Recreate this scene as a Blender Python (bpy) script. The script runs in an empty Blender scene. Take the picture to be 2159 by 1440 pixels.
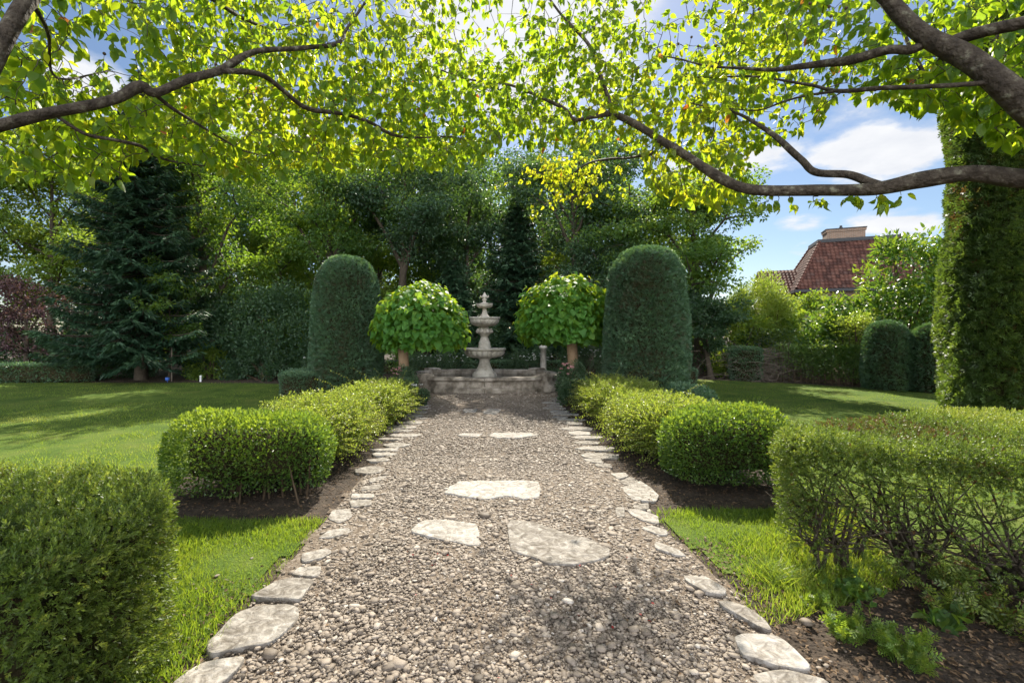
import bpy, math, numpy as np
from mathutils import Vector
rng = np.random.default_rng(11)
R = math.radians
F_PX, VX, VY, EYE = 980.0, 1023.0, 700.0, 1.6
scene = bpy.context.scene
COL = scene.collection

# ---------------------------------------------------------------- survey: photo measurements -> metres
def at(px, py, Y):
    return np.array([(px - VX) * Y / F_PX, Y, EYE - (py - VY) * Y / F_PX])
def on_ground(px, py, z=0.0):
    Y = F_PX * (EYE - z) / (py - VY)
    return np.array([(px - VX) * Y / F_PX, Y])

# ---------------------------------------------------------------- small vector helpers
def nrm(a):
    return a / np.maximum(np.linalg.norm(a, axis=-1, keepdims=True), 1e-9)
def basis(d, n):
    d = nrm(d); x = nrm(np.cross(d, n)); n = np.cross(x, d)
    return np.stack([x, d, n], axis=-1)
def rdir(n):
    return nrm(rng.normal(size=(n, 3)))
_sn = {}
def sn(P, f, seed=0):
    """smooth noise in about -1..1"""
    if seed not in _sn:
        r = np.random.default_rng(1000 + seed)
        _sn[seed] = (nrm(r.normal(size=(9, 3))) * r.uniform(.6, 1.7, (9, 1)), r.uniform(0, 6.28, 9))
    k, p = _sn[seed]
    P = np.asarray(P, float)
    return np.sin(P @ (k.T * f) + p).sum(-1) / 4.0
def inpoly(P, poly):
    x, y = P[:, 0], P[:, 1]; c = np.zeros(len(P), bool); n = len(poly)
    for i in range(n):
        x0, y0 = poly[i]; x1, y1 = poly[(i + 1) % n]
        if y0 == y1: continue
        c ^= ((y0 > y) != (y1 > y)) & (x < (x1 - x0) * (y - y0) / (y1 - y0) + x0)
    return c
def chaikin(p, k=2):
    p = np.asarray(p, float)
    for _ in range(k):
        q = np.roll(p, -1, 0)
        p = np.stack([.75 * p + .25 * q, .25 * p + .75 * q], 1).reshape(-1, p.shape[1])
    return p
def resample(p, step, closed=False):
    p = np.asarray(p, float)
    if closed: p = np.vstack([p, p[:1]])
    s = np.r_[0, np.cumsum(np.linalg.norm(np.diff(p, axis=0), axis=1))]
    n = max(3, int(s[-1] / step) + 1)
    t = np.linspace(0, s[-1], n + 1)[:-1] if closed else np.linspace(0, s[-1], n)
    return np.stack([np.interp(t, s, p[:, i]) for i in range(p.shape[1])], 1)
def spline(p, n):
    """Catmull-Rom through rows of p"""
    p = np.asarray(p, float); q = np.vstack([2 * p[0] - p[1], p, 2 * p[-1] - p[-2]]); out = []
    for i in range(len(p) - 1):
        a, b, c, d = q[i:i + 4]
        for t in np.linspace(0, 1, n, endpoint=False):
            out.append(.5 * (2 * b + (c - a) * t + (2 * a - 5 * b + 4 * c - d) * t * t + (3 * b - a - 3 * c + d) * t ** 3))
    out.append(p[-1]); return np.array(out)

# ---------------------------------------------------------------- mesh collector
class Geo:
    def __init__(s): s.v = []; s.l = []; s.c = []; s.m = []; s.r = []; s.sm = []; s.n = 0
    def add(s, V, faces, mat=0, rnd=.5, smooth=False):
        V = np.asarray(V, float).reshape(-1, 3)
        for f in faces: s.c.append(np.array([len(f)]))
        s.l.append(np.concatenate([np.asarray(f) for f in faces]) + s.n)
        s.m.append(np.full(len(faces), mat)); s.r.append(np.broadcast_to(np.asarray(rnd, float), (len(faces),)).copy())
        s.sm.append(np.full(len(faces), smooth)); s.v.append(V); s.n += len(V)
    def quads(s, V, Q, mat=0, rnd=.5, smooth=True):
        V = np.asarray(V, float).reshape(-1, 3); Q = np.asarray(Q); k = len(Q)
        s.c.append(np.full(k, Q.shape[1])); s.l.append(Q.ravel() + s.n); s.m.append(np.full(k, mat))
        s.r.append(np.broadcast_to(np.asarray(rnd, float), (k,)).copy()); s.sm.append(np.full(k, smooth)); s.v.append(V); s.n += len(V)
    def inst(s, T, P, B, S, mat=0, rnd=None, smooth=False):
        tv, tf = T; N = len(P)
        if N == 0: return
        S = np.asarray(S, float)
        if S.ndim == 0: S = np.full(N, float(S))
        if S.ndim == 1: S = np.repeat(S[:, None], 3, 1)
        V = np.einsum('nij,nkj->nki', B, tv[None] * S[:, None, :]) + P[:, None, :]
        tl = np.concatenate([np.asarray(f) for f in tf]); tc = np.array([len(f) for f in tf])
        s.l.append((tl[None] + (np.arange(N) * len(tv))[:, None]).ravel() + s.n)
        s.c.append(np.tile(tc, N)); s.m.append(np.full(N * len(tf), mat))
        if rnd is None: rnd = rng.random(N)
        s.r.append(np.repeat(np.clip(rnd, 0, 1), len(tf))); s.sm.append(np.full(N * len(tf), smooth))
        s.v.append(V.reshape(-1, 3)); s.n += N * len(tv)
    def tubes(s, paths, radii, sides=4, mat=0, rnd=.5, smooth=True, cap=False):
        paths = np.asarray(paths, float); N, k, _ = paths.shape; radii = np.broadcast_to(radii, (N, k))
        T = nrm(np.gradient(paths, axis=1))
        ref = np.where(np.abs(T.mean(1)[:, None, 2:3]) > .8, np.array([1., 0, 0]), np.array([0, 0, 1.]))
        a = nrm(np.cross(T, np.broadcast_to(ref, T.shape))); b = np.cross(T, a)
        th = np.arange(sides) * 2 * np.pi / sides
        V = paths[:, :, None] + radii[:, :, None, None] * (np.cos(th)[None, None, :, None] * a[:, :, None] + np.sin(th)[None, None, :, None] * b[:, :, None])
        i = np.arange(k - 1)[:, None] * sides; j = np.arange(sides)[None]; jn = (j + 1) % sides
        Q = np.stack([i + j, i + jn, i + sides + jn, i + sides + j], -1).reshape(-1, 4)
        Qs = (Q[None] + (np.arange(N) * k * sides)[:, None, None]).reshape(-1, 4)
        r = np.repeat(np.broadcast_to(rnd, (N,)), len(Q))
        s.quads(V, Qs, mat, r, smooth)
        if cap:
            for q in range(N):
                o = q * k * sides
                s.quads(V[q, -1], np.arange(sides)[None], mat, .5, smooth)
    def make(s, name, mats, parent=None, loc=None):
        me = bpy.data.meshes.new(name)
        V = np.concatenate(s.v); L = np.concatenate(s.l).astype(np.int32); C = np.concatenate(s.c).astype(np.int32)
        me.vertices.add(len(V)); me.vertices.foreach_set('co', V.astype(np.float32).ravel())
        me.loops.add(len(L)); me.loops.foreach_set('vertex_index', L)
        me.polygons.add(len(C)); me.polygons.foreach_set('loop_start', np.r_[0, np.cumsum(C)[:-1]].astype(np.int32))
        me.polygons.foreach_set('material_index', np.concatenate(s.m).astype(np.int32))
        me.polygons.foreach_set('use_smooth', np.concatenate(s.sm))
        me.update(calc_edges=True)
        me.attributes.new('rnd', 'FLOAT', 'FACE').data.foreach_set('value', np.concatenate(s.r).astype(np.float32))
        for m in (mats if isinstance(mats, (list, tuple)) else [mats]): me.materials.append(m)
        o = bpy.data.objects.new(name, me); COL.objects.link(o)
        if parent is not None: o.parent = parent
        if loc is not None: o.location = loc
        return o

def tag(o, label, cat, group=None, kind=None):
    if label: o['label'] = label
    if cat: o['category'] = cat
    if group: o['group'] = group
    if kind: o['kind'] = kind
    return o
def thing(name, label, cat, loc=(0, 0, 0), group=None):
    o = bpy.data.objects.new(name, None); COL.objects.link(o); o.location = loc; o.empty_display_size = .2
    return tag(o, label, cat, group)
def duplicate(root, loc, rot, label):
    c = root.copy(); COL.objects.link(c); c.location = loc; c.rotation_euler = (0, 0, rot); c['label'] = label
    for ch in list(root.children):
        k = ch.copy(); COL.objects.link(k); k.parent = c
        for g in list(ch.children):
            q = g.copy(); COL.objects.link(q); q.parent = k
    return c

# ---------------------------------------------------------------- leaf templates: along +Y, unit length, normal +Z
def T(v, f): return (np.array(v, float), f)
KITE = T([(0, 0, 0), (.3, .42, .03), (0, 1, -.06), (-.3, .42, .03)], [(0, 1, 2, 3)])
FOLD = T([(0, 0, 0), (.32, .45, .1), (0, 1, -.08), (-.32, .45, .1)], [(0, 1, 2), (0, 2, 3)])
SLIM = T([(0, 0, 0), (.14, .4, .02), (0, 1, -.05), (-.14, .4, .02)], [(0, 1, 2, 3)])
def leafshape(widths, ys, fold, droop):
    v = []; n = len(ys)
    for y in ys: v.append((0, y, -droop * y * y))
    for w, y in zip(widths, ys[1:-1]): v.append((w, y - .04, fold * w - droop * y * y))
    for w, y in zip(widths, ys[1:-1]): v.append((-w, y - .04, fold * w - droop * y * y))
    f = []; k = n - 2
    for s, o in ((0, n), (1, n + k)):
        q = [(0, o, 1)] + [(i, o + i - 1, o + i, i + 1) for i in range(1, k)] + [(k, o + k - 1, n - 1)]
        f += [t if s == 0 else t[::-1] for t in q]
    return T(v, f)
OVATE = leafshape([.24, .33, .27, .1], [0, .16, .4, .68, .88, 1.0], .22, .18)
OVATE_CURLED = leafshape([.2, .29, .2, .07], [0, .18, .45, .72, .9, 1.0], .55, .42)
HEART = leafshape([.46, .5, .34, .12], [0, .06, .34, .66, .87, 1.0], .3, .3)
LAUREL = leafshape([.17, .19, .12], [0, .25, .55, .82, 1.0], .25, .22)
def sprig(pairs, nl, ang, w):
    v = []; f = []
    for i in range(pairs):
        y = .06 + .86 * i / pairs; l = nl * (1 - .45 * (i / pairs) ** 2)
        for s in (1, -1):
            a = R(ang - 18 * i / pairs); d = np.array([s * math.sin(a), math.cos(a), .12]); p = np.array([0, y + (.03 if s > 0 else 0), 0])
            q = np.array([math.cos(a), -s * math.sin(a), 0]) * w; b = len(v)
            v += [p, p + d * l * .5 + q + [0, 0, .015], p + d * l, p + d * l * .5 - q + [0, 0, .015]]; f.append((b, b + 1, b + 2, b + 3))
    b = len(v); v += [(-.012, 0, 0), (.012, 0, 0), (.006, 1, 0), (-.006, 1, 0)]; f.append((b, b + 1, b + 2, b + 3))
    return T(v, f)
def shoot(nn, nl, w):
    v = []; f = []
    for i in range(nn):
        y = .05 + .9 * i / nn; a = i * 2.4; t = R(52 - 30 * i / nn); l = nl * (1 - .3 * i / nn); d = np.array([math.cos(a) * math.sin(t), math.cos(t), math.sin(a) * math.sin(t)]); s = np.array([-math.sin(a), 0, math.cos(a)]) * w
        p = np.array([0, y, 0]); b = len(v); v += [p, p + d * l * .5 + s, p + d * l, p + d * l * .5 - s]; f.append((b, b + 1, b + 2, b + 3))
    return T(v, f)
YEW = shoot(12, .5, .075)
YEWFAR = sprig(3, .5, 58, .09)

# ---------------------------------------------------------------- materials
def newmat(name):
    m = bpy.data.materials.new(name); m.use_nodes = True; nt = m.node_tree; nt.nodes.clear()
    out = nt.nodes.new('ShaderNodeOutputMaterial'); return m, nt, out
def N(nt, t, **k):
    n = nt.nodes.new(t)
    for a, b in k.items(): setattr(n, a, b)
    return n
def ramp(nt, fac, cols, pos=None):
    r = N(nt, 'ShaderNodeValToRGB'); e = r.color_ramp.elements
    pos = pos or [i / (len(cols) - 1) for i in range(len(cols))]
    while len(e) < len(cols): e.new(.5)
    for i, (c, p) in enumerate(zip(cols, pos)): e[i].position = p; e[i].color = (*c, 1)
    nt.links.new(fac, r.inputs[0]); return r.outputs[0]
def leafmat(name, cols, tcols, tf=.42, rough=.42, spec=.5, pos=None):
    m, nt, out = newmat(name)
    a = N(nt, 'ShaderNodeAttribute', attribute_name='rnd').outputs['Fac']
    p = N(nt, 'ShaderNodeBsdfPrincipled'); t = N(nt, 'ShaderNodeBsdfTranslucent'); mx = N(nt, 'ShaderNodeMixShader')
    nt.links.new(ramp(nt, a, cols, pos), p.inputs['Base Color']); nt.links.new(ramp(nt, a, tcols), t.inputs['Color'])
    p.inputs['Roughness'].default_value = rough; p.inputs['Specular IOR Level'].default_value = spec
    mx.inputs[0].default_value = tf
    nt.links.new(p.outputs[0], mx.inputs[1]); nt.links.new(t.outputs[0], mx.inputs[2]); nt.links.new(mx.outputs[0], out.inputs[0])
    return m
def noisemat(name, cols, scale=4, detail=8, rough=.85, bump=.3, bscale=None, pos=None, dist=.02, attr=0, spec=.3, warp=0):
    """surface coloured by object-space noise (plus the per-piece random value) with bump"""
    m, nt, out = newmat(name)
    p = N(nt, 'ShaderNodeBsdfPrincipled'); tc = N(nt, 'ShaderNodeTexCoord')
    n = N(nt, 'ShaderNodeTexNoise'); n.inputs['Scale'].default_value = scale; n.inputs['Detail'].default_value = detail
    n.inputs['Roughness'].default_value = .62; n.inputs['Distortion'].default_value = warp
    nt.links.new(tc.outputs['Object'], n.inputs['Vector']); f = n.outputs['Fac']
    if attr:
        a = N(nt, 'ShaderNodeAttribute', attribute_name='rnd').outputs['Fac']
        mm = N(nt, 'ShaderNodeMath', operation='MULTIPLY_ADD'); mm.inputs[1].default_value = attr; nt.links.new(a, mm.inputs[0])
        m2 = N(nt, 'ShaderNodeMath', operation='MULTIPLY'); m2.inputs[1].default_value = 1 - attr; nt.links.new(f, m2.inputs[0])
        nt.links.new(m2.outputs[0], mm.inputs[2]); f = mm.outputs[0]
    nt.links.new(ramp(nt, f, cols, pos), p.inputs['Base Color'])
    p.inputs['Roughness'].default_value = rough; p.inputs['Specular IOR Level'].default_value = spec
    if bump:
        b = N(nt, 'ShaderNodeBump'); b.inputs['Strength'].default_value = bump; b.inputs['Distance'].default_value = dist
        n2 = N(nt, 'ShaderNodeTexNoise'); n2.inputs['Scale'].default_value = bscale or scale * 4; n2.inputs['Detail'].default_value = 6
        nt.links.new(tc.outputs['Object'], n2.inputs['Vector']); nt.links.new(n2.outputs['Fac'], b.inputs['Height']); nt.links.new(b.outputs[0], p.inputs['Normal'])
    nt.links.new(p.outputs[0], out.inputs[0]); return m

M = {}
M['dogwood'] = leafmat('dogwood_leaf', [(.035, .085, .012), (.055, .12, .015), (.09, .15, .02)], [(.32, .5, .015), (.48, .62, .02), (.66, .62, .02)], .62, .45, .35)
M['dogwood_red'] = leafmat('dogwood_turning_leaf', [(.3, .07, .02), (.4, .16, .02)], [(.6, .14, .03), (.6, .3, .03)], .5)
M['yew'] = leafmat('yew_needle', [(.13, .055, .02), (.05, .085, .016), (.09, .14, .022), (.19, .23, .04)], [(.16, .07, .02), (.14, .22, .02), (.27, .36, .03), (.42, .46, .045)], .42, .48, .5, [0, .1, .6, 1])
M['yew_top'] = leafmat('yew_topiary_needle', [(.12, .095, .05), (.06, .125, .07), (.09, .17, .09), (.145, .225, .11)], [(.08, .19, .06), (.13, .26, .05), (.26, .38, .06)], .28, .42, .5)
M['yew_column'] = leafmat('yew_column_needle', [(.10, .055, .02), (.035, .062, .017), (.055, .092, .022), (.10, .14, .03)], [(.15, .07, .02), (.1, .18, .02), (.2, .3, .03), (.3, .4, .04)], .33, .48, .4, [0, .08, .55, 1])
M['box'] = leafmat('boxwood_leaf', [(.035, .08, .016), (.06, .12, .018), (.13, .19, .025)], [(.10, .2, .02), (.2, .32, .025), (.4, .5, .03)], .4, .36, .6)
M['privet'] = leafmat('golden_leaf', [(.085, .14, .025), (.14, .2, .035), (.26, .3, .06)], [(.26, .4, .03), (.4, .52, .04), (.58, .6, .07)], .45, .36, .6)
M['catalpa'] = leafmat('catalpa_leaf', [(.045, .14, .026), (.07, .185, .03), (.12, .23, .03)], [(.26, .46, .02), (.42, .6, .025), (.6, .64, .035)], .45, .55, .3)
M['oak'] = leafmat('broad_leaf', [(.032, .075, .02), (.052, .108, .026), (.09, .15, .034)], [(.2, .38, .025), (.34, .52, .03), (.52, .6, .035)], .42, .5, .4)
M['oak_lit'] = leafmat('yellow_green_lit_leaf', [(.06, .12, .02), (.10, .17, .025), (.15, .2, .03)], [(.24, .36, .02), (.36, .48, .03), (.5, .54, .04)], .46, .5, .4)  # lighter copy of the broad leaf, sunlight put into its colour
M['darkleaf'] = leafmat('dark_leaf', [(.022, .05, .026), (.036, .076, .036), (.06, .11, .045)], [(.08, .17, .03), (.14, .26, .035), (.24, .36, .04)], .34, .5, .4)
M['spruce'] = leafmat('spruce_needle', [(.014, .04, .02), (.024, .06, .028), (.055, .11, .05)], [(.04, .1, .04), (.07, .15, .05), (.12, .2, .06)], .2, .5, .4)
M['redleaf'] = leafmat('purple_leaf', [(.055, .03, .04), (.08, .04, .05), (.11, .065, .05)], [(.12, .05, .05), (.16, .08, .05), (.22, .14, .05)], .3, .5, .4)
M['laurel'] = leafmat('laurel_leaf', [(.03, .085, .014), (.05, .12, .018), (.11, .18, .022)], [(.14, .3, .02), (.26, .42, .03), (.45, .5, .03)], .36, .32, .6)
M['beech'] = leafmat('hedge_leaf', [(.06, .12, .03), (.09, .17, .04), (.15, .22, .06)], [(.2, .36, .04), (.32, .46, .05), (.45, .52, .06)], .42, .3, .7)
M['bluegreen'] = leafmat('rose_leaf', [(.03, .065, .035), (.05, .09, .045), (.08, .13, .06)], [(.1, .2, .05), (.16, .28, .06), (.25, .35, .08)], .35)
M['petal_white'] = leafmat('white_petal', [(.7, .68, .62), (.8, .8, .76)], [(.7, .68, .6), (.8, .8, .7)], .4)
M['petal_pink'] = leafmat('pink_petal', [(.5, .16, .18), (.62, .38, .36), (.5, .3, .24)], [(.6, .3, .3), (.7, .4, .4)], .4)
M['grass'] = leafmat('grass_blade', [(.075, .135, .02), (.115, .18, .026), (.2, .22, .05)], [(.27, .42, .025), (.4, .52, .03), (.58, .56, .08)], .42, .5, .35)
M['weed'] = leafmat('weed_leaf', [(.06, .12, .02), (.1, .18, .025), (.16, .2, .03)], [(.25, .4, .03), (.4, .5, .03)], .42)
M['litter'] = leafmat('dead_leaf', [(.05, .032, .02), (.12, .075, .04), (.22, .15, .09)], [(.1, .06, .03), (.2, .12, .06)], .15, .7, .2)
M['bark'] = noisemat('grey_brown_bark', [(.028, .022, .015), (.07, .055, .038), (.115, .098, .07)], 7, 10, .9, .8, 22, None, .03)
M['dogbark'] = noisemat('dogwood_bark', [(.02, .015, .01), (.045, .034, .023), (.075, .06, .042), (.17, .16, .11), (.09, .10, .045)], 16, 14, .9, 1.0, 34, [.25, .46, .58, .68, .8], .03)
M['paletrunk'] = noisemat('catalpa_bark', [(.16, .10, .055), (.3, .2, .12), (.36, .27, .18)], 10, 8, .9, .7, 30)
M['twig'] = noisemat('twig_bark', [(.045, .03, .018), (.11, .075, .045)], 30, 4, .9, 0)
M['inner'] = noisemat('dark_core_fill', [(.015, .013, .007), (.04, .032, .016), (.03, .045, .014)], 22, 6, .95, 1.0, 40, None, .05, 0, .1)  # dark fill of the light-blocking cores, also used for wall joints
M['dead'] = noisemat('dead_stick', [(.13, .10, .075), (.24, .2, .16)], 20, 4, .9, 0)
M['soil'] = noisemat('garden_soil', [(.022, .016, .012), (.05, .036, .025), (.085, .062, .043)], 9, 12, .95, 1.0, 38, [.3, .5, .72], .03)
M['lawn'] = noisemat('lawn_turf', [(.05, .09, .016), (.085, .13, .022), (.13, .155, .035)], 1.6, 12, .95, .8, 60, [.32, .5, .7], .03, 0, .1)
M['pathbed'] = noisemat('gravel_path_bed', [(.075, .055, .038), (.14, .107, .078), (.2, .16, .122), (.28, .235, .19)], 34, 12, .95, 1.0, 70, [.3, .47, .56, .72], .02)
M['pebble'] = noisemat('river_pebble', [(.07, .055, .041), (.16, .127, .096), (.255, .209, .164), (.345, .299, .247), (.49, .455, .405)], 40, 3, .7, .2, 200, [.08, .36, .64, .86, 1], .004, .82, .35)
M['flag'] = noisemat('flagstone', [(.09, .075, .06), (.2, .178, .152), (.315, .29, .258), (.47, .445, .41)], 13, 15, .92, 1.0, 22, [.32, .44, .54, .7], .022, .25, .2, 1.2)
M['stone'] = noisemat('weathered_stone', [(.06, .05, .038), (.19, .16, .125), (.35, .305, .25), (.47, .42, .36)], 3.2, 14, .9, .5, 26, [.3, .45, .57, .75], .012)
M['bowlstone'] = noisemat('pale_cast_stone', [(.13, .115, .095), (.38, .34, .28), (.54, .495, .42), (.6, .56, .48)], 4.5, 12, .9, .35, 30, [.25, .42, .58, .75], .008)
def water():
    m, nt, out = newmat('pool_water'); p = N(nt, 'ShaderNodeBsdfPrincipled'); p.inputs['Base Color'].default_value = (.012, .018, .014, 1); p.inputs['Roughness'].default_value = .06
    nt.links.new(p.outputs[0], out.inputs[0]); return m
M['water'] = water()
def plain(name, c, rough=.6, metal=0):
    m, nt, out = newmat(name); p = N(nt, 'ShaderNodeBsdfPrincipled'); p.inputs['Base Color'].default_value = (*c, 1); p.inputs['Roughness'].default_value = rough; p.inputs['Metallic'].default_value = metal
    nt.links.new(p.outputs[0], out.inputs[0]); return m
M['white'] = plain('white_paint', (.8, .8, .78), .4)
M['blue'] = plain('blue_plastic', (.05, .14, .5), .4)
M['bank'] = noisemat('dry_leafy_bank', [(.06, .04, .028), (.16, .11, .075), (.27, .2, .14)], 14, 12, .95, 1.0, 30, [.3, .5, .7], .04)
M['lead'] = noisemat('dark_zinc', [(.022, .023, .025), (.05, .052, .055)], 3, 4, .6, .1)
M['tile'] = noisemat('clay_tile', [(.05, .022, .016), (.09, .036, .025), (.13, .058, .04), (.075, .042, .034)], 2.5, 8, .8, .2, 20, [.2, .45, .65, .85], .01, .6)
def brickmat():
    m, nt, out = newmat('buff_brick'); p = N(nt, 'ShaderNodeBsdfPrincipled'); b = N(nt, 'ShaderNodeTexBrick'); tc = N(nt, 'ShaderNodeTexCoord')
    mp = N(nt, 'ShaderNodeMapping'); mp.inputs['Rotation'].default_value = (R(90), 0, 0)
    b.inputs['Color1'].default_value = (.24, .14, .085, 1); b.inputs['Color2'].default_value = (.16, .095, .06, 1); b.inputs['Mortar'].default_value = (.26, .22, .18, 1)
    b.inputs['Scale'].default_value = 1; b.inputs['Brick Width'].default_value = .24; b.inputs['Row Height'].default_value = .075; b.inputs['Mortar Size'].default_value = .012
    nt.links.new(tc.outputs['Object'], mp.inputs[0]); nt.links.new(mp.outputs[0], b.inputs['Vector']); nt.links.new(b.outputs['Color'], p.inputs['Base Color'])
    p.inputs['Roughness'].default_value = .9; nt.links.new(p.outputs[0], out.inputs[0]); return m
M['brick'] = brickmat()

# ---------------------------------------------------------------- solid cores for clipped shapes
def rings_mesh(rings, top=True):
    k = len(rings[0]); V = np.vstack(rings); Q = []
    for i in range(len(rings) - 1):
        j = np.arange(k); jn = (j + 1) % k
        Q.append(np.stack([i * k + j, i * k + jn, (i + 1) * k + jn, (i + 1) * k + j], 1))
    Q = np.vstack(Q); Tt = np.vstack([Q[:, [0, 1, 2]], Q[:, [0, 2, 3]]])
    if top:
        c = len(V); V = np.vstack([V, V[-k:].mean(0)]); b = (len(rings) - 1) * k; j = np.arange(k)
        Tt = np.vstack([Tt, np.stack([b + j, b + (j + 1) % k, np.full(k, c)], 1)])
    return V, Tt
def prism_core(poly, z0, z1, rt, rb=0.0, step=.08, smooth=2, flare=0.0):
    p = resample(chaikin(poly, smooth), step, True)
    if (np.roll(p, -1, 0)[:, 0] * p[:, 1] - p[:, 0] * np.roll(p, -1, 0)[:, 1]).sum() > 0: p = p[::-1]
    t = nrm(np.roll(p, -1, 0) - np.roll(p, 1, 0)); out = np.stack([t[:, 1], -t[:, 0]], 1)
    rr = []
    def ring(z, inset): rr.append(np.c_[p - out * inset, np.full(len(p), z)])
    if rb > 0:
        for a in np.linspace(0, 90, 4)[:-1]: ring(z0 + rb * (1 - math.sin(R(a))) * 0 + rb * (1 - math.cos(R(a))), rb * (1 - math.sin(R(a))))
    zs = np.linspace(z0 + rb, z1 - rt, max(2, int((z1 - z0 - rb - rt) / .15) + 2))
    for z in zs: ring(z, -flare * (z - z0))
    for a in np.linspace(0, 90, 6)[1:]: ring(z1 - rt + rt * math.sin(R(a)), rt * (1 - math.cos(R(a))) - flare * (z1 - rt - z0))
    return rings_mesh(rr)
def lathe_core(prof, n=40):
    th = np.arange(n) * 2 * np.pi / n
    return rings_mesh([np.c_[r * np.cos(th), r * np.sin(th), np.full(n, z)] for r, z in prof])
def sample(VT, n):
    V, Tt = VT; a, b, c = V[Tt[:, 0]], V[Tt[:, 1]], V[Tt[:, 2]]
    cr = np.cross(b - a, c - a); A = np.linalg.norm(cr, axis=1); i = rng.choice(len(Tt), n, p=A / A.sum())
    u = rng.random(n); w = rng.random(n); f = u + w > 1; u[f] = 1 - u[f]; w[f] = 1 - w[f]
    return a[i] + (b - a)[i] * u[:, None] + (c - a)[i] * w[:, None], cr[i] / A[i][:, None]
def area(VT):
    V, Tt = VT; return np.linalg.norm(np.cross(V[Tt[:, 1]] - V[Tt[:, 0]], V[Tt[:, 2]] - V[Tt[:, 0]]), axis=1).sum() / 2
def clip_foliage(g, VT, dens, Tm, size, mat=0, *a, brown=0.0, **k): _clip(g, VT, dens, Tm, size, mat, *a, brown=brown, **k)
def _clip(g, VT, dens, Tm, size, mat=0, depth=.05, lump=.02, lf=3.0, up=.25, rand=.7, rbias=.55, seed=0, szvar=.35, thin=None, tipbright=.0, brown=0.0):
    n = int(area(VT) * dens); P, Nn = sample(VT, n)
    q = sn(P, lf, seed) * .6 + sn(P, lf * 3.1, seed + 1) * .4
    dd = rng.random(n) ** 1.6
    P = P + Nn * (q * lump - dd * depth)[:, None]
    keep = np.ones(n, bool) if thin is None else thin(P)
    d = Nn + rdir(n) * rand + np.array([0, 0, up])
    B = basis(d, rdir(n) + Nn * .4)
    r = rbias + q * .28 + rng.normal(0, .17, n) - dd * .2 - brown * np.clip(sn(P, 2.4, 77) - .35, 0, .6) + tipbright * (Nn[:, 2] > .5)  # leaves on upward faces lightened, sunlight put into their colour
    S = size * (1 + szvar * (rng.random(n) * 2 - 1))
    g.inst(Tm, P[keep], B[keep], S[keep], mat, r[keep])
def core_obj(VT, name, mat, parent, inset=.06, loc=None, bump=.02):  # solid dark core added inside the leaves to block light
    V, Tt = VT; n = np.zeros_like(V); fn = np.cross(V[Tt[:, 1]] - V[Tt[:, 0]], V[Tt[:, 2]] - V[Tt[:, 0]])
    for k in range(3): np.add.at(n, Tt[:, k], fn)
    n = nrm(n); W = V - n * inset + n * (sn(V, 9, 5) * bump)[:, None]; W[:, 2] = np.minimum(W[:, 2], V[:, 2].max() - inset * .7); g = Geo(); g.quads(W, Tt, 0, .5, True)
    return g.make(name, mat, parent, loc)

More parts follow.
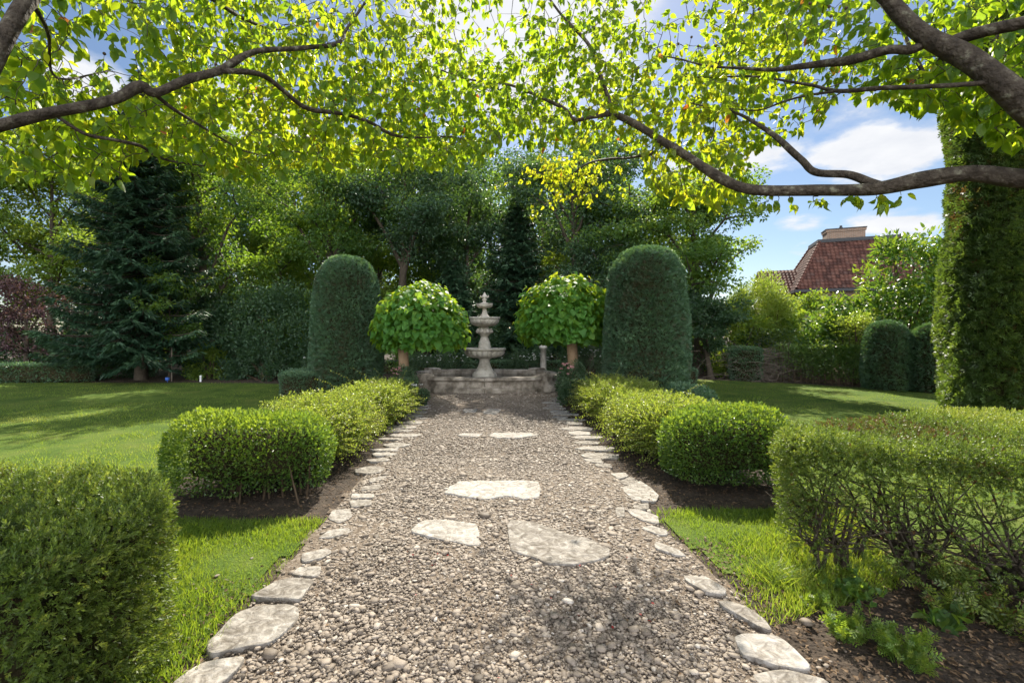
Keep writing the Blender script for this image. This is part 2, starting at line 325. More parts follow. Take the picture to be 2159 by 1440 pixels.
# ---------------------------------------------------------------- trees
def broadleaf(name, label, cat, X, Y, H, Rc, base, leaf='oak', nclump=70, nleaf=16000, ls=.13, tr=.16, lean=(0, 0), nl=12, fork=None, top_pow=.6, seed=0, group=None, trunkname='trunk', gap=1.0, bark='bark', bottom_droop=0.0):
    root = thing(name, label, cat, (X, Y, 0), group)
    t = np.linspace(0, 1, 9)
    wob = np.stack([sn(np.c_[t * 3 + seed, t * 0, t * 0], 1.3, 20) * .05 * H * t, sn(np.c_[t * 3, t * 0 + seed, t * 0], 1.3, 21) * .05 * H * t], 1)
    tp = np.c_[wob[:, 0] + lean[0] * t, wob[:, 1] + lean[1] * t, t * H * .88 - .1]
    g = Geo(); g.tubes(tp[None], (tr * (1 - t * .85) * (1 + .5 * np.exp(-t * 25)))[None], 9)
    cz, rz = (H + base) / 2, (H - base) / 2
    ctr = np.array([lean[0] * .6, lean[1] * .6])
    def rad(z):
        u = np.clip((z - cz) / rz, -1, 1)
        return Rc * (1 - np.abs(u) ** 2.2) ** top_pow * (1 + .0 * u) + .15
    clumps = []; paths = []; rr = []
    az = rng.random() * 6
    for i in range(nl):
        f = .18 + .72 * i / nl; z0 = base * .75 + (H * .8 - base * .75) * (i / nl) ** .9
        k = np.interp(z0, tp[:, 2], np.arange(9)); p0 = np.array([np.interp(k, np.arange(9), tp[:, j]) for j in range(3)])
        az += 2.4 + rng.normal(0, .25); ze = z0 + (.12 + .25 * rng.random()) * H * (1 - .5 * i / nl) - bottom_droop * (1 - i / nl)
        ze = min(ze, H - .3); r = rad(ze) * (.7 + .3 * rng.random())
        p3 = np.array([ctr[0] + r * math.cos(az), ctr[1] + r * math.sin(az), ze]); m = p0 * .5 + p3 * .5 + np.array([0, 0, .10 * H * rng.random()])
        p = spline([p0, p0 * .75 + m * .25 + rdir(1)[0] * .08, m, p3], 2)[:7]
        paths.append(p); r0 = tr * (.62 - .42 * i / nl); rr.append(np.linspace(r0, .012, len(p)))
        for q in (3, 4, 5, 6): clumps.append(p[q] + rdir(1)[0] * .25)
        for _ in range(3):   # side branches
            a = p[rng.integers(2, 6)]; e = a + nrm(rng.normal(size=3) * [1, 1, .6] + [math.cos(az) * .6, math.sin(az) * .6, .35]) * Rc * rng.uniform(.3, .55)
            mm = (a + e) / 2 + rdir(1)[0] * .12; paths.append(spline([a, a * .6 + mm * .4, mm, e], 2)[:7]); rr.append(np.linspace(r0 * .35, .008, 7)); clumps.append(e); clumps.append(mm)
    g.tubes(np.array(paths), np.array(rr), 5)
    while len(clumps) < nclump:
        z = base + (H - base) * rng.random() ** .85; a = rng.random() * 6.283; r = rad(z) * rng.uniform(.45, 1.0)
        clumps.append(np.array([ctr[0] + r * math.cos(a), ctr[1] + r * math.sin(a), z]))
    g.make(trunkname, M[bark], root)
    C = np.array(clumps); nc = len(C)
    cs = rng.uniform(.13, .25, nc) * min(Rc, 2.6) * gap; w = cs ** 2; idx = rng.choice(nc, nleaf, p=w / w.sum())
    u = rdir(nleaf) * (rng.random(nleaf) ** .45)[:, None] * np.array([1.25, 1.25, .72])
    P = C[idx] + u * cs[idx][:, None]; P[:, 2] = np.maximum(P[:, 2], .15)
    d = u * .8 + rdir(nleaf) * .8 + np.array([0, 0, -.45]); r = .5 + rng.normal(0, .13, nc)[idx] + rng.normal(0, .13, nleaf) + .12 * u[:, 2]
    g = Geo(); g.inst(FOLD, P, basis(d, rdir(nleaf) + np.array([0, 0, .9])), ls * rng.uniform(.7, 1.3, nleaf), 0, r)
    g.make('crown', M[leaf], root); return root

def conifer(name, label, X, Y, H, Rc, base, mat='spruce', levels=26, per=7, droop=.35, tr=.14, seed=0, dens=1.0, ls=.3, tip_up=.12, trunk='bark'):
    root = thing(name, label, 'tree', (X, Y, 0))
    t = np.linspace(0, 1, 7); g = Geo(); g.tubes(np.c_[t * 0, t * 0, t * H - .1][None], (tr * (1 - t * .93) * (1 + .45 * np.exp(-t * 22)))[None], 9)
    paths = []; rr = []; P = []; D = []; Nn = []; rv = []
    for i in range(levels):
        f = i / levels; z = base + (H - base) * f ** .92; L = Rc * (1 - f) ** .8
        for k in range(per):
            az = 6.283 * (k + rng.random() * .7) / per + i * .7; l = L * rng.uniform(.6, 1.08); s = np.linspace(0, 1, 7)
            e = np.array([math.cos(az), math.sin(az), 0]); sd = np.array([-e[1], e[0], 0])
            p = e * (s * l)[:, None] + np.array([0, 0, 1.]) * (z - droop * l * s + (droop * .55 + tip_up) * l * s ** 2.4 + rng.normal(0, .03))[:, None]
            paths.append(p); rr.append(np.linspace(.035 * (1 - f) + .01, .005, 7))
            n = int(l * 85 * dens); q = rng.random(n) ** .75; side = rng.choice([-1, 1], n)
            pp = np.stack([np.interp(q, s, p[:, j]) for j in range(3)], 1); wdt = l * .3 * np.sin(np.pi * np.clip(q * .85 + .12, 0, 1)) * rng.random(n)
            pp += sd * (side * wdt)[:, None] + np.array([0, 0, -1.]) * (wdt * .45 + rng.random(n) * .06)[:, None]
            P.append(pp); D.append(e * .6 + sd * (side * .75)[:, None] + np.array([0, 0, -.35]) + rng.normal(0, .25, (n, 3)))
            Nn.append(np.tile([0, 0, 1.], (n, 1)) + rng.normal(0, .4, (n, 3))); rv.append(.35 + .4 * (q > .86) + rng.normal(0, .15, n) + rng.normal(0, .08))
    g.tubes(np.array(paths), np.array(rr), 4); g.make('trunk', M[trunk], root)
    P = np.vstack(P); g = Geo(); g.inst(SLIM, P, basis(np.vstack(D), np.vstack(Nn)), ls * rng.uniform(.6, 1.25, len(P)), 0, np.concatenate(rv)); g.make('crown', M[mat], root); return root

def shrub(name, label, cat, X, Y, rx, ry, H, leaf, nleaf, ls, Tm=FOLD, z0=.1, nclump=40, gap=1.0, seed=0, up=.1, stems=9, group=None, bark='twig', shell=.55, flat=.9, tipb=.25):
    """leafy bush built of stems that end in leaf clumps over a domed volume"""
    root = thing(name, label, cat, (X, Y, 0), group)
    a = rng.random(nclump) * 6.283; u = rng.random(nclump) ** .5; z = rng.random(nclump)
    hz = z0 + (H - z0) * z; rr_ = np.sqrt(np.clip(1 - (np.abs(z - .25) / .78) ** 2.2, .02, 1)) * np.where(rng.random(nclump) < .75, shell + (1 - shell) * u, u)
    C = np.c_[rx * rr_ * np.cos(a), ry * rr_ * np.sin(a), hz]
    cs = rng.uniform(.7, 1.25, nclump) * gap * (rx * ry * H / nclump) ** (1 / 3) * 1.05
    idx = rng.choice(nclump, nleaf, p=cs ** 2 / (cs ** 2).sum()); v = rdir(nleaf) * (rng.random(nleaf) ** .42)[:, None]
    P = C[idx] + v * cs[idx][:, None] * np.array([1, 1, flat]); P[:, 2] = np.maximum(P[:, 2], .03)
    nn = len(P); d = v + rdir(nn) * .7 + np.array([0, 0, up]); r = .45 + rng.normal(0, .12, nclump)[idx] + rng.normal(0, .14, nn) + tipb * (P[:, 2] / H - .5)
    g = Geo(); g.inst(Tm, P, basis(d, rdir(nn) + np.array([0, 0, .8])), ls * rng.uniform(.65, 1.3, nn), 0, r); g.make('foliage', M[leaf], root)
    if stems:
        e = C[rng.choice(nclump, min(stems * 2, nclump), replace=False)]; k = len(e); b = np.c_[rng.normal(0, .12 * rx, k), rng.normal(0, .12 * ry, k), np.full(k, -.03)]
        s = np.linspace(0, 1, 6)[None, :, None]; m = (b + e) / 2 + np.array([0, 0, .12 * H]); path = b[:, None] * (1 - s) ** 2 + 2 * m[:, None] * s * (1 - s) + e[:, None] * s ** 2
        for q in path: g = Geo(); g.tubes(q[None], np.linspace(.022, .006, 6)[None] * (H ** .5), 5); g.make('stem', M[bark], root)
    return root

# ---------------------------------------------------------------- ground sheets
def sheet(name, poly, z, mat, step=None, kind='structure', bumpy=0):
    g = Geo(); p = np.asarray(poly, float)
    if step:
        lo, hi = p.min(0), p.max(0); xs = np.arange(lo[0], hi[0] + step, step); ys = np.arange(lo[1], hi[1] + step, step)
        gx, gy = np.meshgrid(xs, ys, indexing='ij'); V = np.c_[gx.ravel(), gy.ravel(), np.full(gx.size, z)]
        V[:, 2] += sn(V, 1.7, 31) * bumpy * .6 + sn(V, 6, 32) * bumpy * .4
        nx, ny = len(xs), len(ys); i, j = np.meshgrid(np.arange(nx - 1), np.arange(ny - 1), indexing='ij'); b = (i * ny + j).ravel()
        Q = np.stack([b, b + ny, b + ny + 1, b + 1], 1); cen = V[Q].mean(1); Q = Q[inpoly(cen[:, :2] + np.c_[sn(cen, 3.1, 35), sn(cen, 3.1, 36)] * .06 + np.c_[sn(cen, 11, 37), sn(cen, 11, 38)] * .03, p)]; g.quads(V, Q)
    else: g.add(np.c_[p, np.full(len(p), z)], [list(range(len(p)))])
    o = g.make(name, mat); o['kind'] = kind; return o
gs = 300
sheet('ground', [(-gs, -gs), (gs, -gs), (gs, gs), (-gs, gs)], -.004, M['soil'])
LAWN_L = [(-24, 1.0), (-1.62, 1.0), (-1.5, 2.5), (-1.42, 3.2), (-1.4, 3.88), (-3.15, 3.98), (-3.3, 5.2), (-3.35, 8.5), (-4.3, 10.6), (-4.9, 12.5), (-4.5, 14.6), (-24, 14.6)]
LAWN_R = [(1.66, 2.85), (1.54, 3.3), (1.5, 3.9), (1.6, 4.1), (3.1, 4.2), (3.25, 6.5), (3.2, 8.2), (4.5, 9.5), (5.0, 12.5), (4.7, 16.0), (7.3, 15.7), (10.8, 13.3), (12.0, 12.0), (14.5, 9.5), (10.5, 6), (6.5, 2.9), (4.2, 2.95), (2.7, 3.05), (2.0, 2.9)]
sheet('lawn', chaikin(LAWN_L, 1), .009, M['lawn'], .07, bumpy=.009)
sheet('lawn', chaikin(LAWN_R, 1), .009, M['lawn'], .07, bumpy=.009)
PATH = [(-1.45, .2), (1.6, .2), (1.56, 2.2), (1.45, 3.6), (1.46, 6), (1.5, 8), (1.5, 10), (1.9, 11.4), (2.6, 12.6), (2.6, 16.2), (-2.6, 16.2), (-2.6, 12.6), (-1.9, 11.4), (-1.34, 10), (-1.3, 8), (-1.32, 6), (-1.34, 3.6), (-1.4, 2.2)]
sheet('path', PATH, .008, M['pathbed'], .05, bumpy=.01)

# grass blades
BL = T([(-.055, 0, 0), (.055, 0, 0), (.035, .55, .06), (-.035, .55, .06), (0, 1, .25)], [(0, 1, 2, 3), (3, 2, 4)])
def grass(poly, n, lo, hi, name, label_z=0, wide=1.0, edge=None, dry=.0):
    p = np.asarray(poly); P = rng.uniform(p.min(0), p.max(0), (n, 2)); P = P[inpoly(P, p)]
    if edge is not None: P = P[edge(P)]
    k = len(P); P3 = np.c_[P, np.zeros(k)]; q = sn(P3, 1.1, 41) * .6 + sn(P3, 4.5, 42) * .4
    d = np.c_[rng.normal(0, .45, (k, 2)), np.ones(k)]; r = .42 + q * .2 + rng.normal(0, .16, k) + dry + .55 * np.clip(sn(P3, 2.2, 44) - .3, 0, 1) - .12 * np.clip(sn(P3, 3.4, 46), 0, 1)
    L = rng.uniform(lo, hi, k) * np.clip(1 + .5 * q + .25 * sn(P3, 9, 45), .35, 1.8); S = np.c_[L * wide, L, L]
    g = Geo(); g.inst(BL, P3, basis(d, rdir(k)), S, 0, r); o = g.make(name, M['grass']); o['kind'] = 'stuff'; return o
def worn(P):   # grass thins out towards the stones
    e = np.where(P[:, 0] < 0, -1.45 - P[:, 0], P[:, 0] - 1.5); e = e - .12 * np.clip(3.2 - P[:, 1], 0, 2)
    return (e * 2.0 + .5 * sn(np.c_[P, P[:, 0] * 0], 4, 43) + .36) > rng.random(len(P)) * .8
grass([(-3.6, 1.6), (-1.36, 1.6), (-1.36, 3.93), (-2.2, 3.96), (-3.6, 4.1)], 52000, .03, .065, 'grass', edge=worn, wide=.9)
grass([(1.5, 2.5), (2.6, 2.9), (3.3, 4.2), (1.45, 4.14)], 26000, .03, .07, 'grass', edge=worn, wide=.9)
grass(LAWN_L, 300000, .022, .042, 'grass', edge=lambda P: (P[:, 1] > 4.0) & (P[:, 0] > -15) & (rng.random(len(P)) < np.clip(1.5 - P[:, 1] / 10, .25, 1)), wide=1.7)
grass(LAWN_R, 150000, .022, .042, 'grass', edge=lambda P: (P[:, 1] > 4.3) & (P[:, 0] > 1.8) & (rng.random(len(P)) < np.clip(1.5 - P[:, 1] / 10, .25, 1)), wide=1.7)

# ---------------------------------------------------------------- flagstones
def flag(name, pts, top, label, cat, group=None, thick=.05, seed=0):
    p = resample(pts, .03, True); k = len(p); p = (p * 4 + np.roll(p, 1, 0) + np.roll(p, -1, 0)) / 6; c = p.mean(0)
    if ((np.roll(p, -1, 0)[:, 0] * p[:, 1] - p[:, 0] * np.roll(p, -1, 0)[:, 1]).sum()) > 0: p = p[::-1]
    wob = sn(np.c_[p * 9, p[:, 0] * 0 + seed], 1.0, 50); p = c + (p - c) * (1 + .03 * wob + .03 * sn(np.c_[p * 34, p[:, 0] * 0 + seed], 1.0, 53))[:, None]
    rings = [np.c_[p, np.full(k, top - thick)], np.c_[p, np.full(k, top - .005)], np.c_[c + (p - c) * .992, np.full(k, top - .001)], np.c_[c + (p - c) * .972, np.full(k, top)]]
    for s in (.75, .5, .25): rings.append(np.c_[c + (p - c) * s, np.full(k, top)])
    V, Tt = rings_mesh(rings); V = V.copy(); m = V[:, 2] > top - .004; V[m, 2] += (sn(V[m] * [1, 1, 0], 7, 51) * .003 + sn(V[m] * [1, 1, 0], 23, 52) * .003)
    o3 = np.array([c[0], c[1], 0]); g = Geo(); g.quads(V - o3, Tt, 0, .72 if 'whitish' in label else .6 if 'pale' in label else rng.uniform(.25, .6), True); o = g.make(name, M['flag'], None, tuple(o3)); tag(o, label, cat, group); return c
PXS = lambda L: np.array([on_ground(x, y, .02) for x, y in L])
steps = [
 ('largest stepping stone, broad and pointed at its right end, right of the path centre', [(1068,1107),(1078,1095),(1120,1100),(1163,1113),(1197,1127),(1240,1133),(1283,1155),(1290,1170),(1267,1180),(1220,1190),(1153,1190),(1117,1173),(1075,1160),(1072,1133)]),
 ('grey stepping stone with a point on its left, beside the largest stone', [(867,1117),(890,1097),(933,1094),(1007,1103),(1008,1117),(1012,1147),(997,1148),(953,1140),(910,1133),(870,1123)]),
 ('long whitish cracked stepping stone lying alone across the path centre', [(937,1040),(940,1030),(970,1015),(1027,1013),(1087,1012),(1137,1015),(1142,1027),(1137,1048),(1100,1052),(1080,1045),(1020,1052),(980,1047)]),
 ('longer of the two thin pale stepping stones halfway along the path', [(1030,917),(1043,912),(1120,912),(1137,917),(1097,924),(1047,923)]),
 ('shorter of the two thin pale stepping stones halfway along the path', [(965,917),(975,914),(1017,914),(1007,920),(973,920)]),
 ('squarish stepping stone closest to the fountain, right one of its pair', [(1017,868),(1030,862),(1057,863),(1048,873),(1020,872)]),
 ('narrow slanted stepping stone closest to the fountain, left one of its pair', [(975,865),(983,862),(1007,862),(1003,869),(980,869)]),
]
STONES = []
for lb, pl in steps:
    q = PXS(pl); STONES.append(q); flag('stepping_stone', q, .024, lb, 'stepping stone', 'stepping stones in the gravel', seed=len(STONES))
edgeL = [[(360,1445),(420,1402),(520,1383),(500,1415),(470,1440),(440,1465),(370,1470)],
 [(433,1363),(463,1330),(500,1293),(550,1280),(600,1275),(635,1280),(630,1297),(600,1330),(567,1355),(517,1367),(453,1381),(437,1378)],
 [(525,1260),(580,1227),(617,1218),(665,1223),(653,1237),(643,1250),(635,1267),(583,1263)],
 [(613,1210),(630,1193),(678,1193),(673,1215),(633,1213)], [(632,1180),(635,1167),(690,1153),(703,1163),(677,1177),(643,1185)],
 [(670,1133),(693,1117),(735,1110),(740,1120),(700,1132)], [(690,1092),(700,1075),(740,1072),(742,1090),(715,1103)],
 [(737,1055),(783,1053),(783,1064),(740,1069)], [(742,1040),(790,1039),(787,1049),(740,1050)], [(765,1024),(807,1019),(800,1030),(760,1033)], [(777,1010),(817,999),(813,1007),(780,1018)]]
edgeR = [[(1583,1422),(1657,1415),(1740,1433),(1760,1450),(1620,1460)],
 [(1547,1343),(1567,1337),(1640,1343),(1673,1367),(1707,1403),(1703,1415),(1640,1407),(1600,1390),(1567,1385)],
 [(1513,1268),(1533,1267),(1573,1280),(1613,1307),(1630,1333),(1607,1327),(1573,1307),(1527,1282)],
 [(1440,1215),(1487,1215),(1533,1243),(1530,1255),(1490,1250),(1447,1227)], [(1378,1147),(1383,1140),(1433,1160),(1450,1173),(1430,1172),(1382,1157)],
 [(1350,1112),(1370,1107),(1407,1117),(1408,1128),(1387,1127)], [(1320,1073),(1343,1072),(1387,1088),(1390,1105),(1357,1098),(1330,1085)],
 [(1298,1070),(1317,1068),(1317,1090),(1298,1085)], [(1333,1065),(1367,1060),(1368,1073),(1340,1075)],
 [(1310,1027),(1350,1013),(1373,1027),(1388,1043),(1383,1057),(1333,1052),(1317,1037)], [(1305,1015),(1330,1003),(1347,1015),(1320,1023)],
 [(1287,997),(1317,995),(1327,1003),(1303,1010)], [(1253,978),(1287,977),(1293,985),(1260,983)], [(1228,967),(1267,967),(1273,977),(1240,973)]]
ORD = 'nearest second third fourth fifth sixth seventh eighth ninth tenth eleventh twelfth thirteenth fourteenth fifteenth sixteenth seventeenth eighteenth nineteenth twentieth'.split() + ['twenty-' + w for w in 'first second third fourth fifth sixth seventh eighth ninth'.split()] + ['thirtieth'] + ['thirty-' + w for w in 'first second third'.split()]
for side, lst, sg, xe in (('left', edgeL, -1, -1.33), ('right', edgeR, 1, 1.48)):
    E = [PXS(p) for p in lst]; y = max(q[:, 1].max() for q in E) + .16
    while y < 11.6:
        k = rng.integers(5, 8); a = np.sort(rng.random(k) * 6.283 / k * .55 + np.arange(k) * 6.283 / k); l = rng.uniform(.18, .33); w = rng.uniform(.09, .18)
        E.append(np.c_[xe + sg * max(0, y - 10) * .28 + rng.normal(0, .05) + l * np.cos(a) * rng.uniform(.8, 1.1, k), y + w * np.sin(a) * rng.uniform(.85, 1.1, k)]); y += 2 * w + rng.uniform(.03, .1)
    E.sort(key=lambda q: q[:, 1].mean()); n = len(E)
    for i, q in enumerate(E):
        ym = q[:, 1].mean(); STONES.append(q); sz = np.ptp(q[:, 0]) * np.ptp(q[:, 1])
        by = 'by grass' if ym < 4 else 'by clipped boxwood' if ym < 5.2 else 'by golden shrubs' if ym < 9.6 else 'by roses'
        frm = (ORD[i] + ' from the camera') if i else 'nearest to the camera'; big = 'large' if sz > .13 else 'small' if sz < .05 else 'medium'
        if i > n / 2: frm = ('nearest to the fountain' if i == n - 1 else ORD[n - 1 - i] + ' from the fountain')
        flag('edging_stone', q, .021 if ym > 3 else .028, f'{big} flat edging stone {by}, {frm} along the {side} path edge', 'edging stone', f'stones edging the {side} of the gravel path', seed=i * 3 + (sg > 0))

# ---------------------------------------------------------------- gravel
def pebble(n, h):
    th = np.arange(n) * 2 * np.pi / n; q = np.random.default_rng(n)
    r1 = .5 * (1 + q.normal(0, .1, n)); v = np.vstack([np.c_[r1 * .8 * np.cos(th), r1 * .8 * np.sin(th), np.zeros(n)], np.c_[r1 * np.cos(th), r1 * np.sin(th), np.full(n, h * .5)], np.c_[r1 * .62 * np.cos(th), r1 * .62 * np.sin(th), np.full(n, h * .95)], [[0, 0, h]]])
    j = np.arange(n); jn = (j + 1) % n; f = []
    for a in (0, n): f += [(a + x, a + y, a + n + y, a + n + x) for x, y in zip(j, jn)]
    f += [(2 * n + x, 2 * n + y, 3 * n) for x, y in zip(j, jn)]; return T(v, f)
g = Geo()
def scatter_pebbles(y0, y1, dens, sz, Tm, cover):
    A = 4.4 * (y1 - y0); n = int(A * dens); P = np.c_[rng.uniform(-2.1, 2.3, n), rng.uniform(y0, y1, n)]
    keep = inpoly(P, np.array(PATH)); stray = ~keep & (np.abs(P[:, 0]) < 1.9) & (rng.random(n) < .06) & (P[:, 1] < 3.6); keep |= stray
    bare = sn(np.c_[P, P[:, 0] * 0], 1.3, 61) * .5 + sn(np.c_[P, P[:, 0] * 0], 4.2, 62) * .35
    edge = np.clip((np.abs(P[:, 0] - .07) - .95) / .45, 0, 1) * np.clip((5 - P[:, 1]) / 2, 0.3, 1)
    keep &= rng.random(n) < np.clip(cover - .75 * np.clip(bare + .1, 0, 1) - .75 * edge, .05, 1)
    P = P[keep]
    for q in STONES:
        c = q.mean(0); s = c + (q - c) * .93; ins = inpoly(P, s) & (rng.random(len(P)) > .012); P = P[~ins]
    k = len(P); a = rng.random(k) * 6.283; tilt = rng.normal(0, .2, (k, 2)); nz = np.c_[tilt, np.ones(k)]
    S = sz * np.exp(rng.normal(0, .42, k)); S3 = np.c_[S * rng.uniform(.8, 1.35, k), S * rng.uniform(.5, 1, k), S * rng.uniform(.7, 1.3, k)]
    g.inst(Tm, np.c_[P, rng.uniform(.0, .012, k)], basis(np.c_[np.cos(a), np.sin(a), np.zeros(k)], nz), S3, 0, np.clip(rng.normal(.47, .22, k), 0, 1), True)
scatter_pebbles(1.2, 3.4, 5600, .0205, pebble(8, .23), .93)
scatter_pebbles(1.2, 3.2, 5200, .010, pebble(5, .4), .8)
scatter_pebbles(3.4, 6.0, 5000, .0205, pebble(6, .23), .88)
scatter_pebbles(6.0, 12.4, 3200, .0235, pebble(5, .23), .8)
g.make('gravel', M['pebble'])['kind'] = 'stuff'
# leaf litter and mulch on the beds and beneath the hedges
def litter(regions, name, mat='litter', sz=.035):
    g = Geo()
    for (x0, x1, y0, y1, n) in regions:
        P = np.c_[rng.uniform(x0, x1, n), rng.uniform(y0, y1, n), rng.uniform(.003, .02, n)]; k = n
        g.inst(FOLD, P, basis(np.c_[rng.normal(size=(k, 2)), rng.normal(0, .25, k)], np.c_[rng.normal(0, .35, (k, 2)), np.ones(k)]), sz * rng.uniform(.4, 1.3, k))
    o = g.make(name, M[mat]); o['kind'] = 'stuff'
litter([(-3.2, -1.35, 3.95, 10.5, 5000), (1.45, 3.1, 4.2, 10.5, 5000), (1.5, 5, 1.5, 3.6, 9000), (-1.75, -1.35, 1.6, 3, 500), (-1.3, 1.45, 1.8, 12, 900), (-12, -3.4, 5, 14, 260), (3.6, 11, 5, 12, 170), (-3.2, -1.5, 1.8, 3.9, 50), (1.6, 2.8, 3.1, 4, 30), (-13, -4, 14.5, 17, 4000), (5, 12, 12.5, 17, 4000)], 'leaf_litter', sz=.028)
g = Geo(); n = 26; P = np.c_[rng.uniform(-.6, 1.3, n), rng.uniform(1.9, 3.4, n), np.full(n, .02)]
g.inst(FOLD, P, basis(rdir(n) * [1, 1, .2], np.c_[rng.normal(0, .3, (n, 2)), np.ones(n)]), .02 * rng.uniform(.6, 1.2, n)); g.make('fallen_petals', leafmat('red_petal', [(.3, .02, .02), (.4, .05, .04)], [(.4, .03, .03), (.5, .1, .05)]))['kind'] = 'stuff'

# ---------------------------------------------------------------- clipped yew hedges in the foreground
HL = [(-1.47, 1.35), (-1.47, 2.10), (-1.70, 2.5), (-2.06, 2.72), (-4.6, 2.85), (-4.6, 1.2)]
hl = thing('yew_hedge', 'dense clipped yew hedge block at the left, beside the lawn', 'hedge', (0, 0, 0), 'clipped yew hedges beside the path')
vt = prism_core(HL, .0, .80, .07, .0, flare=.02, smooth=1); core_obj(vt, 'dark_core', M['inner'], hl, .13, bump=.03)
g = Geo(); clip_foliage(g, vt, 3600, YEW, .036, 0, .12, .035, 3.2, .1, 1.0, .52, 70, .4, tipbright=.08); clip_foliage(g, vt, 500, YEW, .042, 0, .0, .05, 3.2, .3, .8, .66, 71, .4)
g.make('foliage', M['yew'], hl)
HR = [(1.95, 2.98), (2.4, 2.74), (3.2, 2.42), (5.2, 2.1), (5.2, 3.8), (4.0, 3.98), (2.7, 3.68), (2.1, 3.4)]
hr = thing('yew_hedge', 'thin yew hedge with brown patches and bare stems showing, right of the path', 'hedge', (0, 0, 0), 'clipped yew hedges beside the path')
vt = prism_core(HR, .12, .91, .1, .10, flare=.03)
def thin(P):
    z = P[:, 2]; q = sn(P, 2.6, 80) * .5 + sn(P, 7, 81) * .35
    left = np.clip((2.35 - P[:, 0]) / .3, 0, 1) * .5
    return rng.random(len(P)) < np.clip((z - .42) / .42 + q * .75 + left + .28, .27, 1)
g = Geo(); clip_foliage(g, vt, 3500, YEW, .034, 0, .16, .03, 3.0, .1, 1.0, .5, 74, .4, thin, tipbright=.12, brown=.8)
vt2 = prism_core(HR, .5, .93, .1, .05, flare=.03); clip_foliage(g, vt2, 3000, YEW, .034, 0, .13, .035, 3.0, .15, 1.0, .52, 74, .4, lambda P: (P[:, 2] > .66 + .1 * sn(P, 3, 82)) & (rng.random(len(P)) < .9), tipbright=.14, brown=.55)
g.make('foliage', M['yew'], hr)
for bx, by, r in ((2.25, 3.12, .022), (2.42, 3.15, .03), (2.75, 3.0, .026), (2.86, 3.1, .03), (3.2, 2.85, .034), (3.35, 2.75, .028), (3.9, 2.75, .03), (4.4, 2.7, .03), (3.0, 3.2, .02), (2.55, 3.3, .018)):
    for k in range(4):
        paths = []; rr = []; e = np.array([bx - .25 + rng.normal(-.1, .33), by + rng.normal(0, .22), rng.uniform(.62, .9)]); e[0] = max(e[0], 2.14)
        b = np.array([bx + rng.normal(0, .03), by + rng.normal(0, .03), -.04]); m = b * .6 + e * .4 + np.array([rng.normal(0, .06), rng.normal(0, .05), -.04])
        p = spline([b, b * .5 + m * .5 + [0, 0, .06], m, e], 3)[:9]; paths.append(p); rr.append(np.linspace(r * rng.uniform(.55, 1), .005, 9))
        for _ in range(9):
            s = p[rng.integers(3, 9)]; d = nrm(np.array([rng.normal(-.15, .7), rng.normal(0, .7), rng.uniform(-.1, .9)])); L = rng.uniform(.12, .4); t = np.linspace(0, 1, 9)[:, None]
            w = s + d * L * t + np.array([0, 0, .12]) * L * t ** 2; w[:, 2] = np.minimum(w[:, 2], .9); w[:, 0] = np.maximum(w[:, 0], 2.06 + .1 * rng.random()); w[:, 1] = np.clip(w[:, 1], 2.35, 3.9); paths.append(w); rr.append(np.linspace(.006, .002, 9))
        g = Geo(); g.tubes(np.array(paths), np.array(rr), 6); g.make('stem', M['dogbark'], hr)

# clipped boxwood blocks
def boxbush(name, label, poly, z0, z1, rt, seed, cat='hedge', mat='box', group=None, dens=5200, size=.029, core=.16, rb=.10, lump=.06, nst=0):
    root = thing(name, label, cat, (0, 0, 0), group); vt = prism_core(poly, z0, z1, rt, rb, flare=.02)
    pc = np.mean(poly, axis=0); core_obj(prism_core([tuple(pc + (np.array(q) - pc) * np.array([.82, .72])) for q in poly], z0 + .05, z1 - .13, .2, .12) if nst else vt, 'dark_core', M['inner'], root, .01 if nst else core, bump=.04); g = Geo()
    clip_foliage(g, vt, dens, FOLD, size, 0, .15, lump, 3.5, .25, .9, .42, seed, .35, (lambda P: rng.random(len(P)) < np.clip(.6 + P[:, 2] / .6 + .45 * sn(P, 3.2, 95), 0, 1)) if nst else None, tipbright=.16)
    clip_foliage(g, vt, dens * .12, FOLD, size * 1.15, 0, -.03, .05, 3.5, .6, .6, .62, seed, .3, lambda P: P[:, 2] > z1 * .55, tipbright=.14)
    g.make('foliage', M[mat], root); pl = np.asarray(poly); c = pl.mean(0); k = nst
    b = np.c_[c + rng.uniform(-.42, .42, (k, 2)) * np.ptp(pl, axis=0), np.full(k, -.03)]; e = b + np.c_[rng.normal(0, .1, (k, 2)), np.full(k, z1 * .6)]; e[:, :2] = c + (e[:, :2] - c) * .85
    s = np.linspace(0, 1, 5)[None, :, None]; 
    for q in b[:, None] * (1 - s) + e[:, None] * s: g = Geo(); g.tubes(q[None], np.linspace(.013, .006, 5)[None], 5); g.make('stem', M['twig'], root)
    return root
boxbush('boxwood_bush', 'rounded clipped boxwood block left of the path, beyond the dense yew hedge', [(-3.08, 4.28), (-2.25, 4.2), (-1.58, 4.32), (-1.56, 4.95), (-2.2, 5.2), (-3.15, 5.05)], .10, .76, .33, 90, group='clipped boxwood blocks beside the path', nst=26)
boxbush('boxwood_bush', 'rounded clipped boxwood block right of the path, beyond the thin yew hedge', [(1.88, 4.58), (2.4, 4.45), (3.12, 4.55), (3.27, 5.15), (2.62, 5.4), (1.9, 5.3)], .10, .78, .33, 93, group='clipped boxwood blocks beside the path')

